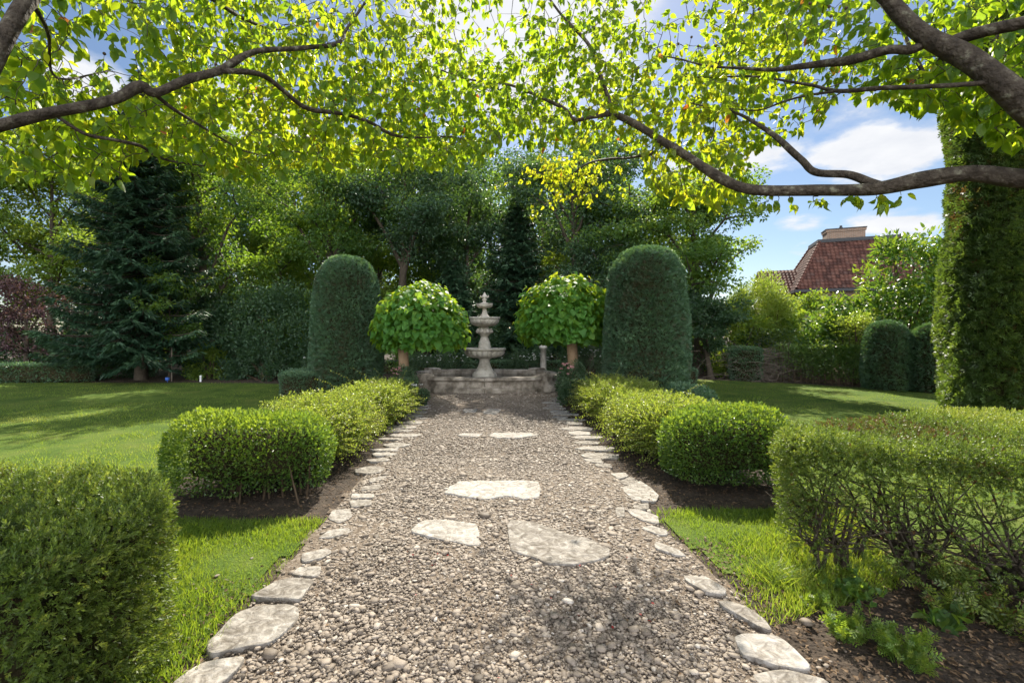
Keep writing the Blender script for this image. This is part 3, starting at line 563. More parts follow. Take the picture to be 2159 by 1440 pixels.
# loose golden shrubs along the path with arching shoots
def golden(name, label, x0, x1, y0, y1, H, n, seed, nshoot, wild=()):
    root = thing(name, label, 'shrub', (0, 0, 0), 'golden shrubs along the path'); g = Geo(); gt = Geo()
    poly = [(x0, y0), (x1, y0 + .1), (x1 + .04, y1), (x0, y1)]
    vt = prism_core(poly, .08, H, .25, .12, flare=.03, smooth=2); core_obj(prism_core([((x - (x0 + x1) / 2) * .72 + (x0 + x1) / 2, (y - (y0 + y1) / 2) * .85 + (y0 + y1) / 2) for x, y in poly], .1, H - .16, .15, .1), 'dark_core', M['inner'], root, .02, bump=.05)
    clip_foliage(g, vt, 3300, FOLD, .032, 0, .22, .10, 2.6, .3, 1.0, .5, seed, .35)
    P, Nn = sample(vt, nshoot); P = P + Nn * (sn(P, 2.6, seed) * .05)[:, None] - Nn * .12
    d = nrm(Nn * .8 + rdir(nshoot) * .5 + np.array([0, 0, .75])); L = rng.uniform(.16, .36, nshoot)
    for (bx, by, ex, ey, ez) in wild:
        P = np.vstack([P, [bx, by, H - .1]]); v = np.array([ex - bx, ey - by, ez - H + .1]); d = np.vstack([d, nrm(v)]); L = np.r_[L, np.linalg.norm(v)]
    t = np.linspace(0, 1, 6)[None, :, None]; ctr = np.array([(x0 + x1) / 2, 0, 0]); side = d * [1, 1, 0]
    path = P[:, None] + d[:, None] * L[:, None, None] * t + (side[:, None] * .35 - np.array([0, 0, .25])) * (L[:, None, None] * t ** 2)
    gt.tubes(path, np.linspace(.004, .0015, 6)[None], 3, 0)
    for s in np.linspace(.15, 1, 13):
        k = len(P); i = s * 5; a = int(min(i, 4)); q = path[:, a] + (path[:, a + 1] - path[:, a]) * (i - a); tg = nrm(path[:, a + 1] - path[:, a])
        for sg in (1, -1):
            sd = nrm(np.cross(tg, rdir(k))); g.inst(FOLD, q, basis(tg * .55 + sd * sg * .8, rdir(k) + np.array([0, 0, 1.])), .032 * rng.uniform(.7, 1.25, k) * (1.1 - .35 * s), 0, .62 + rng.normal(0, .16, k))
    g.make('foliage', M['privet'], root); gt.make('shoots', M['twig'], root); return root
golden('golden_shrub', 'loose yellow-green shrub spilling over the left stones just behind the boxwood', -2.8, -1.6, 4.95, 7.2, .62, 0, 101, 1500)
golden('golden_shrub', 'far yellow-green shrub with long arching shoots, left of the path before the fountain', -2.5, -1.45, 7.25, 9.5, .6, 0, 104, 1300, [(-2.2, 8.4, -2.6, 8.3, 1.08), (-2.0, 8.7, -2.35, 8.6, 1.12), (-1.9, 9, -2.1, 9.1, 1.0), (-2.4, 8, -2.75, 7.9, .95), (-1.7, 9.2, -1.6, 9.3, .98)])
golden('golden_shrub', 'loose yellow-green shrub spilling towards the right stones just behind the boxwood', 1.80, 3.0, 5.25, 7.4, .63, 0, 107, 1400, [(2.6, 6.6, 2.9, 6.5, 1.0), (2.9, 7, 3.2, 7.0, .98)])
golden('golden_shrub', 'far yellow-green shrub with tall wild shoots, right of the path before the fountain', 1.82, 3.05, 7.45, 9.9, .62, 0, 110, 1400, [(2.4, 8.6, 2.75, 8.5, 1.18), (2.3, 8.5, 2.0, 8.4, 1.02), (2.6, 8.8, 3.1, 8.7, 1.08), (2.5, 9, 2.6, 9.1, 1.05), (2.2, 9.2, 2.05, 9.2, .95)])
# clipped low mounds behind the golden shrubs
boxbush('box_mound', 'low rounded clipped box mound at the foot of the right topiary', [(3.3, 7.9), (3.8, 7.8), (4.2, 8.4), (4.0, 9.3), (3.4, 9.3)], .05, .62, .24, 113, 'shrub', 'yew_top', None, 3000, .035)

# ---------------------------------------------------------------- topiary
def topiary(label, X, Y, r, H, scale=1.0, dens=2600, ls=.06, mat='yew_top', group='bullet-shaped yew topiaries'):
    root = thing('yew_topiary', label, 'topiary', (X, Y, 0), group); root.rotation_euler = (R(rng.normal(0, .6)), R(rng.normal(0, .6)), rng.random() * 6); prof = [(r * .94, .03), (r * 1.0, .25 * H), (r * .985, .45 * H), (r * .94, .62 * H), (r * .88, .74 * H)]
    for a in np.linspace(12, 84, 7): prof.append((r * .88 * math.cos(R(a)) ** .8, .74 * H + .26 * H * math.sin(R(a)) ** .95))
    vt = lathe_core(prof, 48); vt[0][:, :2] *= (1 + .03 * sn(vt[0] + X, 1.3, 145) + .015 * sn(vt[0] + X, 3.5, 146))[:, None]; core_obj(vt, 'dark_core', M['inner'], root, .05, bump=.02); g = Geo()
    clip_foliage(g, vt, dens, YEWFAR, ls, 0, .06, .03, 4.5, .15, .85, .5, int(X * 10) + 200, .35); g.make('foliage', M[mat], root); return root
topiary('tall bullet-shaped yew topiary left of the fountain', -3.56, 12.0, .90, 3.52)
topiary('tall bullet-shaped yew topiary right of the fountain', 3.67, 10.6, .93, 3.52)
topiary('broader of two domed yews by the lawn edge, beside the thin trained hedge', 11.15, 12.9, .53, 1.9, mat='yew_top', dens=2000)
topiary('domed yew by the lawn edge, half hidden by the tall yew column', 11.85, 12.3, .47, 1.8, mat='yew_top', dens=2000)
# tall yew column at the right
col = thing('yew_column', 'towering clipped yew column behind the thin hedge, filling the right edge of the photo', 'topiary', (0, 0, 0))
vt = prism_core([(7.32, 7.35), (8.2, 6.75), (10.8, 6.7), (11.2, 8.6), (10.2, 9.7), (9.5, 9.45)], .05, 7.2, .9, .2, step=.14, flare=.0)
core_obj(vt, 'dark_core', M['inner'], col, .16, bump=.08); g = Geo()
clip_foliage(g, vt, 1500, YEWFAR, .115, 0, .16, .13, 1.6, .15, .8, .48, 121, .4); g.make('foliage', M['yew_column'], col)

# low box hedges
boxbush('low_hedge', 'low square-cut box hedge at the foot of the left topiary', [(-5.2, 11.15), (-3.6, 11.2), (-3.2, 12.6), (-3.3, 13.2), (-5.25, 13.1)], .02, .58, .05, 131, 'hedge', 'yew_top', None, 2600, .035, .06, .02)
boxbush('low_hedge', 'low square-cut box hedge behind the right topiary, next to the lawn', [(4.6, 11.9), (5.6, 11.9), (5.7, 13.2), (4.6, 13.2)], .02, .62, .05, 133, 'hedge', 'yew_top', None, 2600, .035, .06, .02)
boxbush('low_hedge', 'long low clipped hedge under the trees at the far left of the lawn', [(-17, 14.5), (-12.6, 14.5), (-12.5, 15.2), (-17, 15.3)], .02, .58, .06, 135, 'hedge', 'yew_top', None, 1500, .05, .06, .02)
boxbush('low_hedge', 'low clipped hedge running across behind the fountain and its roses', [(-4.0, 17.4), (4.6, 17.4), (4.6, 18.0), (-4.0, 18.0)], .02, .48, .05, 137, 'hedge', 'yew_top', None, 1300, .05, .06, .02)
boxbush('clipped_hedge', 'square-cut hedge block beside the heap of bare twigs', [(8.2, 15.3), (9.1, 15.1), (9.2, 15.8), (8.3, 16.0)], .02, 1.05, .06, 139, 'hedge', 'yew_top', None, 1800, .05, .06, .02)

# ---------------------------------------------------------------- catalpa standards
def catalpa(label, X, Y, cz, r, tr, ox=0.0):
    root = thing('catalpa_tree', label, 'tree', (X, Y, 0), 'round-headed catalpas beside the fountain'); g = Geo(); t = np.linspace(0, 1, 8)
    g.tubes(np.c_[.02 * np.sin(t * 5), t * 0, t * (cz - .25) - .03][None], (tr * (1.12 - .18 * t + .25 * np.exp(-t * 12) + .12 * np.clip(t - .8, 0, 1) * 5))[None], 14, cap=True)
    e = rdir(22) * r * .8; e[:, 2] = np.abs(e[:, 2]) * .8; s = np.linspace(0, 1, 5)[None, :, None]; b = np.array([0, 0, cz - .35])
    g.tubes(b + (e + [ox, 0, 0])[:, None] * s + np.array([0, 0, .15]) * s * (1 - s), np.linspace(.04, .01, 5)[None], 5); g.make('trunk', M['paletrunk'], root)
    g = Geo()
    for n, rr0, rr1 in ((2700, .78, 1.07), (160, 1.04, 1.16), (1300, .55, .88)):
        u = rdir(n * 2); u = u[(u[:, 2] > -.52)][:n]; n = len(u); q = u * (r * rng.uniform(rr0, rr1, n) * (1 + .10 * sn(u + X, 2.2, 140) + .05 * sn(u, 6, 141)))[:, None] * np.array([1.03, 1.03, .94]); q[:, 2] -= .12 * r * (1 - np.abs(u[:, 2]))
        h = nrm(u * [1, 1, 0] + 1e-6); d = h * (.75 + .2 * u[:, 2:3]) + np.array([0, 0, -.62]) * (1 - .55 * np.clip(u[:, 2:3], 0, 1)) + rng.normal(0, .34, (n, 3))
        nn = u * 1.2 + np.array([0, 0, .45]) + rng.normal(0, .42, (n, 3)); S = rng.uniform(.08, .18, n)
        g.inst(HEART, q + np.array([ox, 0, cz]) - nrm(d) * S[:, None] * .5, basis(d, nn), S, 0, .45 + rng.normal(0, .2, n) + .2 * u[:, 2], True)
    g.make('crown', M['catalpa'], root); return root
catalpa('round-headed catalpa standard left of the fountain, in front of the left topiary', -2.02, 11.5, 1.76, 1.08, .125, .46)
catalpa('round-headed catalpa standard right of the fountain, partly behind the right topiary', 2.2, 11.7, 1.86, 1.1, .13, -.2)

# ---------------------------------------------------------------- fountain
FX, FY = -.02, 13.55
ft = thing('fountain', 'tall weathered three-tiered stone fountain standing in a low pool at the end of the path', 'fountain', (FX, FY, 0))
def lathe(prof, n=72, flute=None):
    th = np.arange(n) * 2 * np.pi / n; g = Geo(); rows = []
    for i, (r, z) in enumerate(prof):
        a = flute(i, th) if flute else 0; rows.append(np.c_[r * (1 + a) * np.cos(th), r * (1 + a) * np.sin(th), np.full(n, z)])
    V = np.vstack(rows); Q = []; j = np.arange(n); jn = (j + 1) % n
    for i in range(len(prof) - 1): Q.append(np.stack([i * n + j, i * n + jn, (i + 1) * n + jn, (i + 1) * n + j], 1))
    g.quads(V, np.vstack(Q)); return g
def bowl(R0, zb, zt, rb, k, lobes):
    prof = [(rb * .9, zb), (rb, zb + .005)]
    for a in np.linspace(8, 90, 9): prof.append((rb + (R0 * .95 - rb) * math.sin(R(a)) ** .85, zb + (zt - zb) * .72 * (1 - math.cos(R(a))) ** 1.05))
    h = zt - zb; m = len(prof); prof += [(R0 * .95, zb + h * .76), (R0 * .985, zb + h * .8), (R0 * 1.02, zb + h * .86), (R0 * 1.02, zt - h * .04), (R0, zt), (R0 * .93, zt), (R0 * .9, zt - h * .2), (R0 * .5, zt - h * .55), (.02, zt - h * .62)]
    w = lambda i, th: (np.abs(np.sin(th * lobes / 2)) ** .55 - .6) * k * math.sin(math.pi * min(1, max(0, (i - .5) / (m - .5)))) ** .7 if 0 < i < m else 0 * th
    return lathe(prof, lobes * 10, w)
Zp = lambda py: EYE - (py - VY) * FY / F_PX
# pedestal with fluted foot
pd = lathe([(.36, .0), (.36, Zp(789)), (.345, Zp(788)), (.34, Zp(787)), (.33, Zp(786)), (.27, Zp(782)), (.215, Zp(776)), (.18, Zp(770)), (.155, Zp(764)), (.148, Zp(761)), (.155, Zp(760)), (.155, Zp(759)), (.16, Zp(757)), (.195, Zp(756)), (.215, Zp(755)), (.20, Zp(753.5))], 120, lambda i, th: (.035 * np.abs(np.sin(th * 10)) - .02) * (4 <= i <= 9))
pd.make('pedestal', M['bowlstone'], ft)
bowl(.615, Zp(754.5), Zp(734), .2, .09, 22).make('lower_bowl', M['bowlstone'], ft)
mid = lathe([(.2, Zp(736)), (.185, Zp(733)), (.185, Zp(730)), (.17, Zp(729)), (.175, Zp(727)), (.165, Zp(725)), (.172, Zp(723)), (.15, Zp(720)), (.125, Zp(715)), (.11, Zp(711)), (.105, Zp(709)), (.125, Zp(708)), (.13, Zp(706.5)), (.15, Zp(705)), (.2, Zp(702)), (.215, Zp(699)), (.2, Zp(695.5)), (.14, Zp(693)), (.115, Zp(691)), (.11, Zp(689)), (.15, Zp(688)), (.16, Zp(687))], 72)
mo = mid.make('shaft', M['bowlstone'], ft)
for a in np.arange(8) * math.pi / 4 + .39:   # carved masks round the knop
    g = Geo()
    th = np.arange(8) * 6.283 / 8
    for rr_, zc, s in ((.215, Zp(699), .055), (.232, Zp(700.5), .03), (.2, Zp(695.5), .045)):
        V = []
        for ph in np.linspace(-1.4, 1.4, 6): V.append(np.c_[s * math.cos(ph) * np.cos(th), s * math.cos(ph) * np.sin(th), np.full(8, s * math.sin(ph))])
        V = np.vstack(V) + np.array([rr_ * math.cos(a), rr_ * math.sin(a), zc]); j = np.arange(8); Q = np.vstack([np.stack([i * 8 + j, i * 8 + (j + 1) % 8, i * 8 + 8 + (j + 1) % 8, i * 8 + 8 + j], 1) for i in range(5)]); g.quads(V, Q)
    g.make('carved_mask', M['bowlstone'], mo)
bowl(.445, Zp(688), Zp(669), .15, .07, 20).make('middle_bowl', M['bowlstone'], ft)
lathe([(.16, Zp(671)), (.165, Zp(668.5)), (.14, Zp(667)), (.1, Zp(664)), (.075, Zp(660)), (.06, Zp(655)), (.055, Zp(651)), (.07, Zp(649.5)), (.09, Zp(648.5))], 40).make('stem', M['bowlstone'], ft)
bowl(.245, Zp(649.5), Zp(640.5), .07, .06, 18).make('upper_bowl', M['bowlstone'], ft)
fin = lathe([(.12, Zp(642)), (.125, Zp(639.5)), (.085, Zp(638.5)), (.05, Zp(637)), (.045, Zp(634.5)), (.075, Zp(633)), (.075, Zp(631.5)), (.05, Zp(630.5)), (.06, Zp(629)), (.075, Zp(627)), (.07, Zp(624.5)), (.045, Zp(621.5)), (.03, Zp(619)), (.004, Zp(616))], 32)
fo = fin.make('finial', M['bowlstone'], ft)
for a in np.arange(6) * math.pi / 3: # curled petals of the finial
    t = np.linspace(0, 1, 7); c = np.c_[(.05 + .07 * np.sin(t * 2.2)) * math.cos(a), (.05 + .07 * np.sin(t * 2.2)) * math.sin(a), Zp(628) + .075 * t]; c[-1, 2] -= .02; g = Geo(); g.tubes(c[None], np.array([.012, .02, .024, .024, .022, .018, .008])[None], 6); g.make('carved_petal', M['bowlstone'], fo)
# pool: eight-sided wall, front bowed
OUT = [(-1.3, -1.3), (1.3, -1.3), (2.0, -.72), (2.0, .8), (1.3, 1.36), (-1.3, 1.36), (-2.0, .8), (-2.0, -.72)]
pl = []
for i in range(8):
    a, b = np.array(OUT[i]), np.array(OUT[(i + 1) % 8]); n_ = np.array([(b - a)[1], -(b - a)[0]]); n_ = n_ / np.linalg.norm(n_)
    for t in np.linspace(0, 1, 9)[:-1]: pl.append(a + (b - a) * t + n_ * .15 * math.sin(math.pi * t) * (i in (0, 2, 4, 6)))
pl = np.array(pl); tn = nrm(np.roll(pl, -1, 0) - np.roll(pl, 1, 0)); on = np.stack([tn[:, 1], -tn[:, 0]], 1)
prof = [(.02, -.02), (.05, 0), (.05, .10), (.03, .125), (-.02, .14), (-.04, .17), (-.05, .27), (-.04, .30), (0, .315), (.03, .325), (.04, .345), (.04, .385), (.02, .405), (-.02, .41), (-.2, .41), (-.22, .395), (-.22, .08)]
g = Geo(); V, Tt = rings_mesh([np.c_[pl + on * o, np.full(len(pl), z)] for o, z in prof], False); g.quads(V, Tt, 0, .5, False); wall = g.make('pool_wall', M['stone'], ft)
k = len(pl)   # joint lines as slim dark gaps in the front wall
for y0_, z0_, y1_, z1_ in ((-1.503, 0, -1.503, .10), (-1.412, .17, -1.404, .27), (-1.495, .345, -1.495, .385)):
    g = Geo(); g.quads(np.array([(-.006, y0_, z0_), (.006, y0_, z0_), (.006, y1_, z1_), (-.006, y1_, z1_)]), [[0, 1, 2, 3]]); g.make('joint', M['inner'], wall)
g = Geo(); g.add(np.c_[pl - on * .21, np.full(k, .27)], [list(range(k))]); g.make('water', M['water'], ft)
def scroll(a0, cx, cy):   # carved scroll bracket clasping the wall at a corner
    g = Geo(); w = .17; prof = [(.30, .0), (.33, .06), (.34, .13), (.30, .18), (.25, .2), (.2, .26), (.19, .33), (.21, .4), (.2, .455), (.14, .475), (-.1, .47), (-.22, .455), (-.24, .42), (-.2, .4), (-.2, .0)]
    c, s = math.cos(a0), math.sin(a0); k = len(prof); V = []
    for ww in (-w, -w * .5, 0, w * .5, w):
        b = .03 * math.cos(ww / w * 4.7)
        for o, z in prof: o2 = o + (b if o > 0 else 0); V.append((cx + c * o2 - s * ww * (.8 + .35 * z), cy + s * o2 + c * ww * (.8 + .35 * z), z))
    V = np.array(V); i = np.arange(k); Q = np.vstack([np.stack([r * k + i, r * k + (i + 1) % k, (r + 1) * k + (i + 1) % k, (r + 1) * k + i], 1) for r in range(4)]); g.quads(V, Q[:, ::-1]); g.add(V[:k], [list(range(k))]); g.add(V[-k:], [list(range(k))[::-1]])
    th = np.linspace(0, 6.283 * 1.4, 16)
    for sd in (-1, 1):
        c1 = np.array([(.27 + (.07 - .004 * q) * math.cos(t), sd * w * .92, .10 + (.07 - .004 * q) * math.sin(t)) for q, t in enumerate(th)])
        P = np.c_[cx + c * c1[:, 0] - s * c1[:, 1], cy + s * c1[:, 0] + c * c1[:, 1], c1[:, 2]]; g.tubes(P[None], np.full((1, 16), .028), 6)
    return g
for a0, cx, cy in ((-math.pi * .25, 1.64, -1.01), (-math.pi * .75, -1.64, -1.01), (math.pi * .25, 1.64, 1.08), (math.pi * .75, -1.64, 1.08)):
    scroll(a0, cx, cy).make('scroll_bracket', M['stone'], ft)

# ---------------------------------------------------------------- roses round the fountain
def rose(label, X, Y, rx, ry, H, petal, nf, leaf='bluegreen', n=5000, seed=0):
    root = shrub('rose_bush', label, 'rose bush', X, Y, rx, ry, H, leaf, n, .045, FOLD, .04, 26, 1.0, seed, stems=7); g = Geo()
    a = rng.random(nf) * 6.283; u = rng.random(nf); c = np.c_[rx * u * np.cos(a), ry * u * np.sin(a), H * (.72 + .33 * rng.random(nf))]
    for i in range(nf):
        g = Geo(); k = 12; d = rdir(k); d[:, 2] = np.abs(d[:, 2]) * .8; g.inst(FOLD, np.tile(c[i], (k, 1)), basis(d, rdir(k)), .045 * rng.uniform(.7, 1.2, k)); g.make('bloom', M[petal], root)
rose('pink-flowered rose bush at the left front corner of the fountain', -1.98, 11.0, .3, .4, .72, 'petal_pink', 16)
rose('small white-flowered rose at the path edge beyond the left golden shrubs', -1.6, 10.1, .26, .4, .5, 'petal_white', 12)
rose('pink-flowered rose bush between the right catalpa trunk and the fountain', 2.08, 11.1, .32, .36, .8, 'petal_pink', 22)
rose('low rose with one red bloom at the right edge of the path', 1.86, 10.2, .28, .4, .5, 'petal_pink', 5)
rose('wide white-flowered rose bush behind the fountain on the left', -1.6, 16.5, 1.4, .5, .75, 'petal_white', 50, n=9000)
rose('wide white-flowered rose bush behind the fountain on the right', 1.7, 16.5, 1.3, .5, .8, 'petal_white', 50, n=9000)
rose('bushy white rose showing between the right catalpa trunk and the right topiary', 3.15, 14.2, .7, .6, 1.2, 'petal_white', 36, n=8000)
rose('thin pale-flowered shrub rising behind the low hedge of the left topiary', -5.0, 13.6, .35, .3, .95, 'petal_white', 10, n=1500)
ps = thing('stone_post', 'weathered pale post standing among the roses right of the fountain', 'post', (2.0, 16.0, 0)); g = Geo()
pp = [(.16, 0), (.16, .12), (.12, .15), (.11, .2), (.10, 1.0), (.13, 1.02), (.15, 1.06), (.15, 1.1), (.06, 1.16), (.01, 1.18)]
lathe(pp, 4).make('shaft', M['bowlstone'], ps)

# ---------------------------------------------------------------- background trees
gx = lambda px, Y: (px - VX) * Y / F_PX
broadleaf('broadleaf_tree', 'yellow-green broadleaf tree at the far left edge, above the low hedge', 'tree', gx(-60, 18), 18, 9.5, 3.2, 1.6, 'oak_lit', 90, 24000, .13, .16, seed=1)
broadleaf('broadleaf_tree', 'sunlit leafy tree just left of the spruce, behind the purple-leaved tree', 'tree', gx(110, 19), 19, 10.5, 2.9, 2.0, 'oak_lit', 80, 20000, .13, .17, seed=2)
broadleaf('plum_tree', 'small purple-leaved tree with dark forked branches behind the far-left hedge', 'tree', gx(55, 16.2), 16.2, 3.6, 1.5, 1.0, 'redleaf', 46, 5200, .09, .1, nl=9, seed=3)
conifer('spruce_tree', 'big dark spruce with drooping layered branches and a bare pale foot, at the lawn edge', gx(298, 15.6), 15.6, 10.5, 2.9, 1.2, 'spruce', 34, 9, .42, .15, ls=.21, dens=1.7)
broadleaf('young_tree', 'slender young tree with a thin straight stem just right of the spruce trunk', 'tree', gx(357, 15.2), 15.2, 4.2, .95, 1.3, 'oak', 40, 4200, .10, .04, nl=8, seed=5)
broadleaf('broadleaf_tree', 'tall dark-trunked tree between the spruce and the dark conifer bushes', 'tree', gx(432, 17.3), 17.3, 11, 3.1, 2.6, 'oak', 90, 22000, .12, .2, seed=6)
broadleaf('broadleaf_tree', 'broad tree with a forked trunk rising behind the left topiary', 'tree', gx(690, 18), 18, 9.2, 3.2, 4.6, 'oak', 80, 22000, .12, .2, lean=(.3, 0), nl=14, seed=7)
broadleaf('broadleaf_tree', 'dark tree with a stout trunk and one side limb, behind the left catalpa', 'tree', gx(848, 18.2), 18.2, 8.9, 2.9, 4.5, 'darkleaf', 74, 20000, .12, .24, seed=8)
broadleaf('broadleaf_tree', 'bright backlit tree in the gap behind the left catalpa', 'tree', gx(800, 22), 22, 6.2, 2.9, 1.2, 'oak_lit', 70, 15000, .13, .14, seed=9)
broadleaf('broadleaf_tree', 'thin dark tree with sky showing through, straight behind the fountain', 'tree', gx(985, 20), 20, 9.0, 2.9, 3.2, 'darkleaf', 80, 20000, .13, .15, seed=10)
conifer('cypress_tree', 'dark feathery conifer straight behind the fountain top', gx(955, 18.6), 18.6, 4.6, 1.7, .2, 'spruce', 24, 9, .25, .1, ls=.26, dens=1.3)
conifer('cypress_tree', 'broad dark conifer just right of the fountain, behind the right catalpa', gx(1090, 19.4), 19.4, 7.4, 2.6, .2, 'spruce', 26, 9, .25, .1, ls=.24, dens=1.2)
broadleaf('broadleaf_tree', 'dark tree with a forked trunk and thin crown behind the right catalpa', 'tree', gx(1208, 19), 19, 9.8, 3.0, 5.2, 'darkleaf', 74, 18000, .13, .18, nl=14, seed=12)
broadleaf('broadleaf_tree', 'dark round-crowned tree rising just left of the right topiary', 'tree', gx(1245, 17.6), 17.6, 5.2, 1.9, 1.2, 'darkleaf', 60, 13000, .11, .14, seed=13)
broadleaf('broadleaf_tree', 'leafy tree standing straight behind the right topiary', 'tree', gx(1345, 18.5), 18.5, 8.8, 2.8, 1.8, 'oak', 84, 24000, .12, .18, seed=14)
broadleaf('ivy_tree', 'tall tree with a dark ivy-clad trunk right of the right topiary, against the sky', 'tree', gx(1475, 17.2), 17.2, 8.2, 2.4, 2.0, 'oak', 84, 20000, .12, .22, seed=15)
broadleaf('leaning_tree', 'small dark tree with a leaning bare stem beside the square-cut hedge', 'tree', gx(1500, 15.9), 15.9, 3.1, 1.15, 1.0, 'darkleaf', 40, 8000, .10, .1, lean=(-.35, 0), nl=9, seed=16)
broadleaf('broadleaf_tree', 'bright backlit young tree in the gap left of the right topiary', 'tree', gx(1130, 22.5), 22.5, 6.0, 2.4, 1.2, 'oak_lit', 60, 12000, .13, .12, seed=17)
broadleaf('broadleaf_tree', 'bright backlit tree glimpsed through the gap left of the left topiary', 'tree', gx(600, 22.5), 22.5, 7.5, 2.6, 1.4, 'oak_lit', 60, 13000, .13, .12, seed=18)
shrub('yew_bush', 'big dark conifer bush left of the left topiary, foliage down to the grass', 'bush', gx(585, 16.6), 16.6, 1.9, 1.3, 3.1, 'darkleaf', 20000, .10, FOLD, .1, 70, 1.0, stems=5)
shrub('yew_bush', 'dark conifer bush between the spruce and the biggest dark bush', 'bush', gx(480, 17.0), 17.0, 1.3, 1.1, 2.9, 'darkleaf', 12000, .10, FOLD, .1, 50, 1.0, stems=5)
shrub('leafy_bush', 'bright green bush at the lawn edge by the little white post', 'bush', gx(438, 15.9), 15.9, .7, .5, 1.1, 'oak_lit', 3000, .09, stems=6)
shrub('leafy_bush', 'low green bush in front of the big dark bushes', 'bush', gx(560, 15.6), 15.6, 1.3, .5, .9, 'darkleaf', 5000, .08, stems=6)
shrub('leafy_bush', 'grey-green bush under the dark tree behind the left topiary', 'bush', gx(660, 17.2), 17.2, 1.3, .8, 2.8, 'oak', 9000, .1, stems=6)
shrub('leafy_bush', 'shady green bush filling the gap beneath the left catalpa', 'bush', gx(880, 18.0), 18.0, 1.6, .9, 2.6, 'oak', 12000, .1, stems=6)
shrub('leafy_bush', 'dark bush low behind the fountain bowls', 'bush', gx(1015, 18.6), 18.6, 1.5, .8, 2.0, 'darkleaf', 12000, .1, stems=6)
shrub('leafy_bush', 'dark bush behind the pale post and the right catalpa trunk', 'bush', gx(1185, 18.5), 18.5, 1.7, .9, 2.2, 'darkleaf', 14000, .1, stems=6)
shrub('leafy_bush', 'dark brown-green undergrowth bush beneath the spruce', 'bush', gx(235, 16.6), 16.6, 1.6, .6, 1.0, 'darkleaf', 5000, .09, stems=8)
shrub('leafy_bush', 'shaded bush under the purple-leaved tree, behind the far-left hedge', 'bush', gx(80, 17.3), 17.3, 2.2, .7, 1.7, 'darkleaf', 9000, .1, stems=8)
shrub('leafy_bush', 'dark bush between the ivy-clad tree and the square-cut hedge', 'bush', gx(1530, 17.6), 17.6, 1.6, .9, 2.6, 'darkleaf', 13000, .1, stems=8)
# woods behind that close the view
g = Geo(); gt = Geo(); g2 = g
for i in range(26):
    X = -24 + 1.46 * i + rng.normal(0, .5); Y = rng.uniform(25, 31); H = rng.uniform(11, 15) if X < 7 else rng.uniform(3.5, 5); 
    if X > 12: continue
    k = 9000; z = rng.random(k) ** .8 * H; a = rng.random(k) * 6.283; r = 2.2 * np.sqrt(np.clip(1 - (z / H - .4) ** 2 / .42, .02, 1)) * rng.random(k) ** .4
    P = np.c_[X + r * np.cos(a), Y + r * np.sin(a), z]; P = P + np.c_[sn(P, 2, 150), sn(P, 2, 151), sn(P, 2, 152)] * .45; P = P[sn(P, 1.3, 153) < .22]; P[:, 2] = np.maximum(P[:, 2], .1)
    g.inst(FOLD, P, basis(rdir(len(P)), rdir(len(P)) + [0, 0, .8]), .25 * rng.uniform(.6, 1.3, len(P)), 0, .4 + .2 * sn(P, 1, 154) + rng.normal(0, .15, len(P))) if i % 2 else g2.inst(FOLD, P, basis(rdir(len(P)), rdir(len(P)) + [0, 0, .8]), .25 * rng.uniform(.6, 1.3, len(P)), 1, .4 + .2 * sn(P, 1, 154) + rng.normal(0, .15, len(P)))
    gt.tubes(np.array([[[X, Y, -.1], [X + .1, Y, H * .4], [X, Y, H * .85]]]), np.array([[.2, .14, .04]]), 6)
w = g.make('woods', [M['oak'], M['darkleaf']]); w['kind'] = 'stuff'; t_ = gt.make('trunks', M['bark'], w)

# right-hand side: bushes, laurel, trained hedge, brushwood
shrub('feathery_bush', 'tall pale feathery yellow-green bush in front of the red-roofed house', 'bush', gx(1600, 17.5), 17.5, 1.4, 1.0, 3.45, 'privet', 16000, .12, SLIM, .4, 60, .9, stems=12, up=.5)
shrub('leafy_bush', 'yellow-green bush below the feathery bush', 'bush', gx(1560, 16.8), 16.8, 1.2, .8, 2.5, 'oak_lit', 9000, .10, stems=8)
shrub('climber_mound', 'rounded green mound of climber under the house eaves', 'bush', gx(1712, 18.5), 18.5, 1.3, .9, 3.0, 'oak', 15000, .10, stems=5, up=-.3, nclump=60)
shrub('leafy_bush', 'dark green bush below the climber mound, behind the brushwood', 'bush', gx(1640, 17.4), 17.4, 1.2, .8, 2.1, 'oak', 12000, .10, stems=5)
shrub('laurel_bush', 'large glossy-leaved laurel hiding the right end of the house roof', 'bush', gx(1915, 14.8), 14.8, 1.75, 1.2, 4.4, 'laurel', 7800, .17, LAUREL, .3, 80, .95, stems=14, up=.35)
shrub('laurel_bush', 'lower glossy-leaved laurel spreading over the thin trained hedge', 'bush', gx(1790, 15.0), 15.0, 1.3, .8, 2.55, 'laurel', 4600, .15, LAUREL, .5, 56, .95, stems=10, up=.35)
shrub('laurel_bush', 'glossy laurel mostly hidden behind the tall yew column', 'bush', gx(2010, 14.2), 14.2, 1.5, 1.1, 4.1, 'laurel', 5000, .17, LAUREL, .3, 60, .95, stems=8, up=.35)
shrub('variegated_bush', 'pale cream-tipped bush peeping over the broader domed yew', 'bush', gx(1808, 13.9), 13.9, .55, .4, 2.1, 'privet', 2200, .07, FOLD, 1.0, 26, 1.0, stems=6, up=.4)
bh = thing('trained_hedge', 'thin trained hedge on bare upright stems along the right edge of the lawn', 'hedge', (0, 0, 0)); A, B = np.array([gx(1640, 15.3), 15.3]), np.array([gx(1826, 13.5), 13.5]); k = 15; t = np.linspace(0, 1, k)
b = np.c_[A + (B - A) * t[:, None], np.full(k, -.05)]; e = b + np.c_[rng.normal(0, .05, (k, 2)), np.full(k, 1.25)]; s = np.linspace(0, 1, 5)[None, :, None]
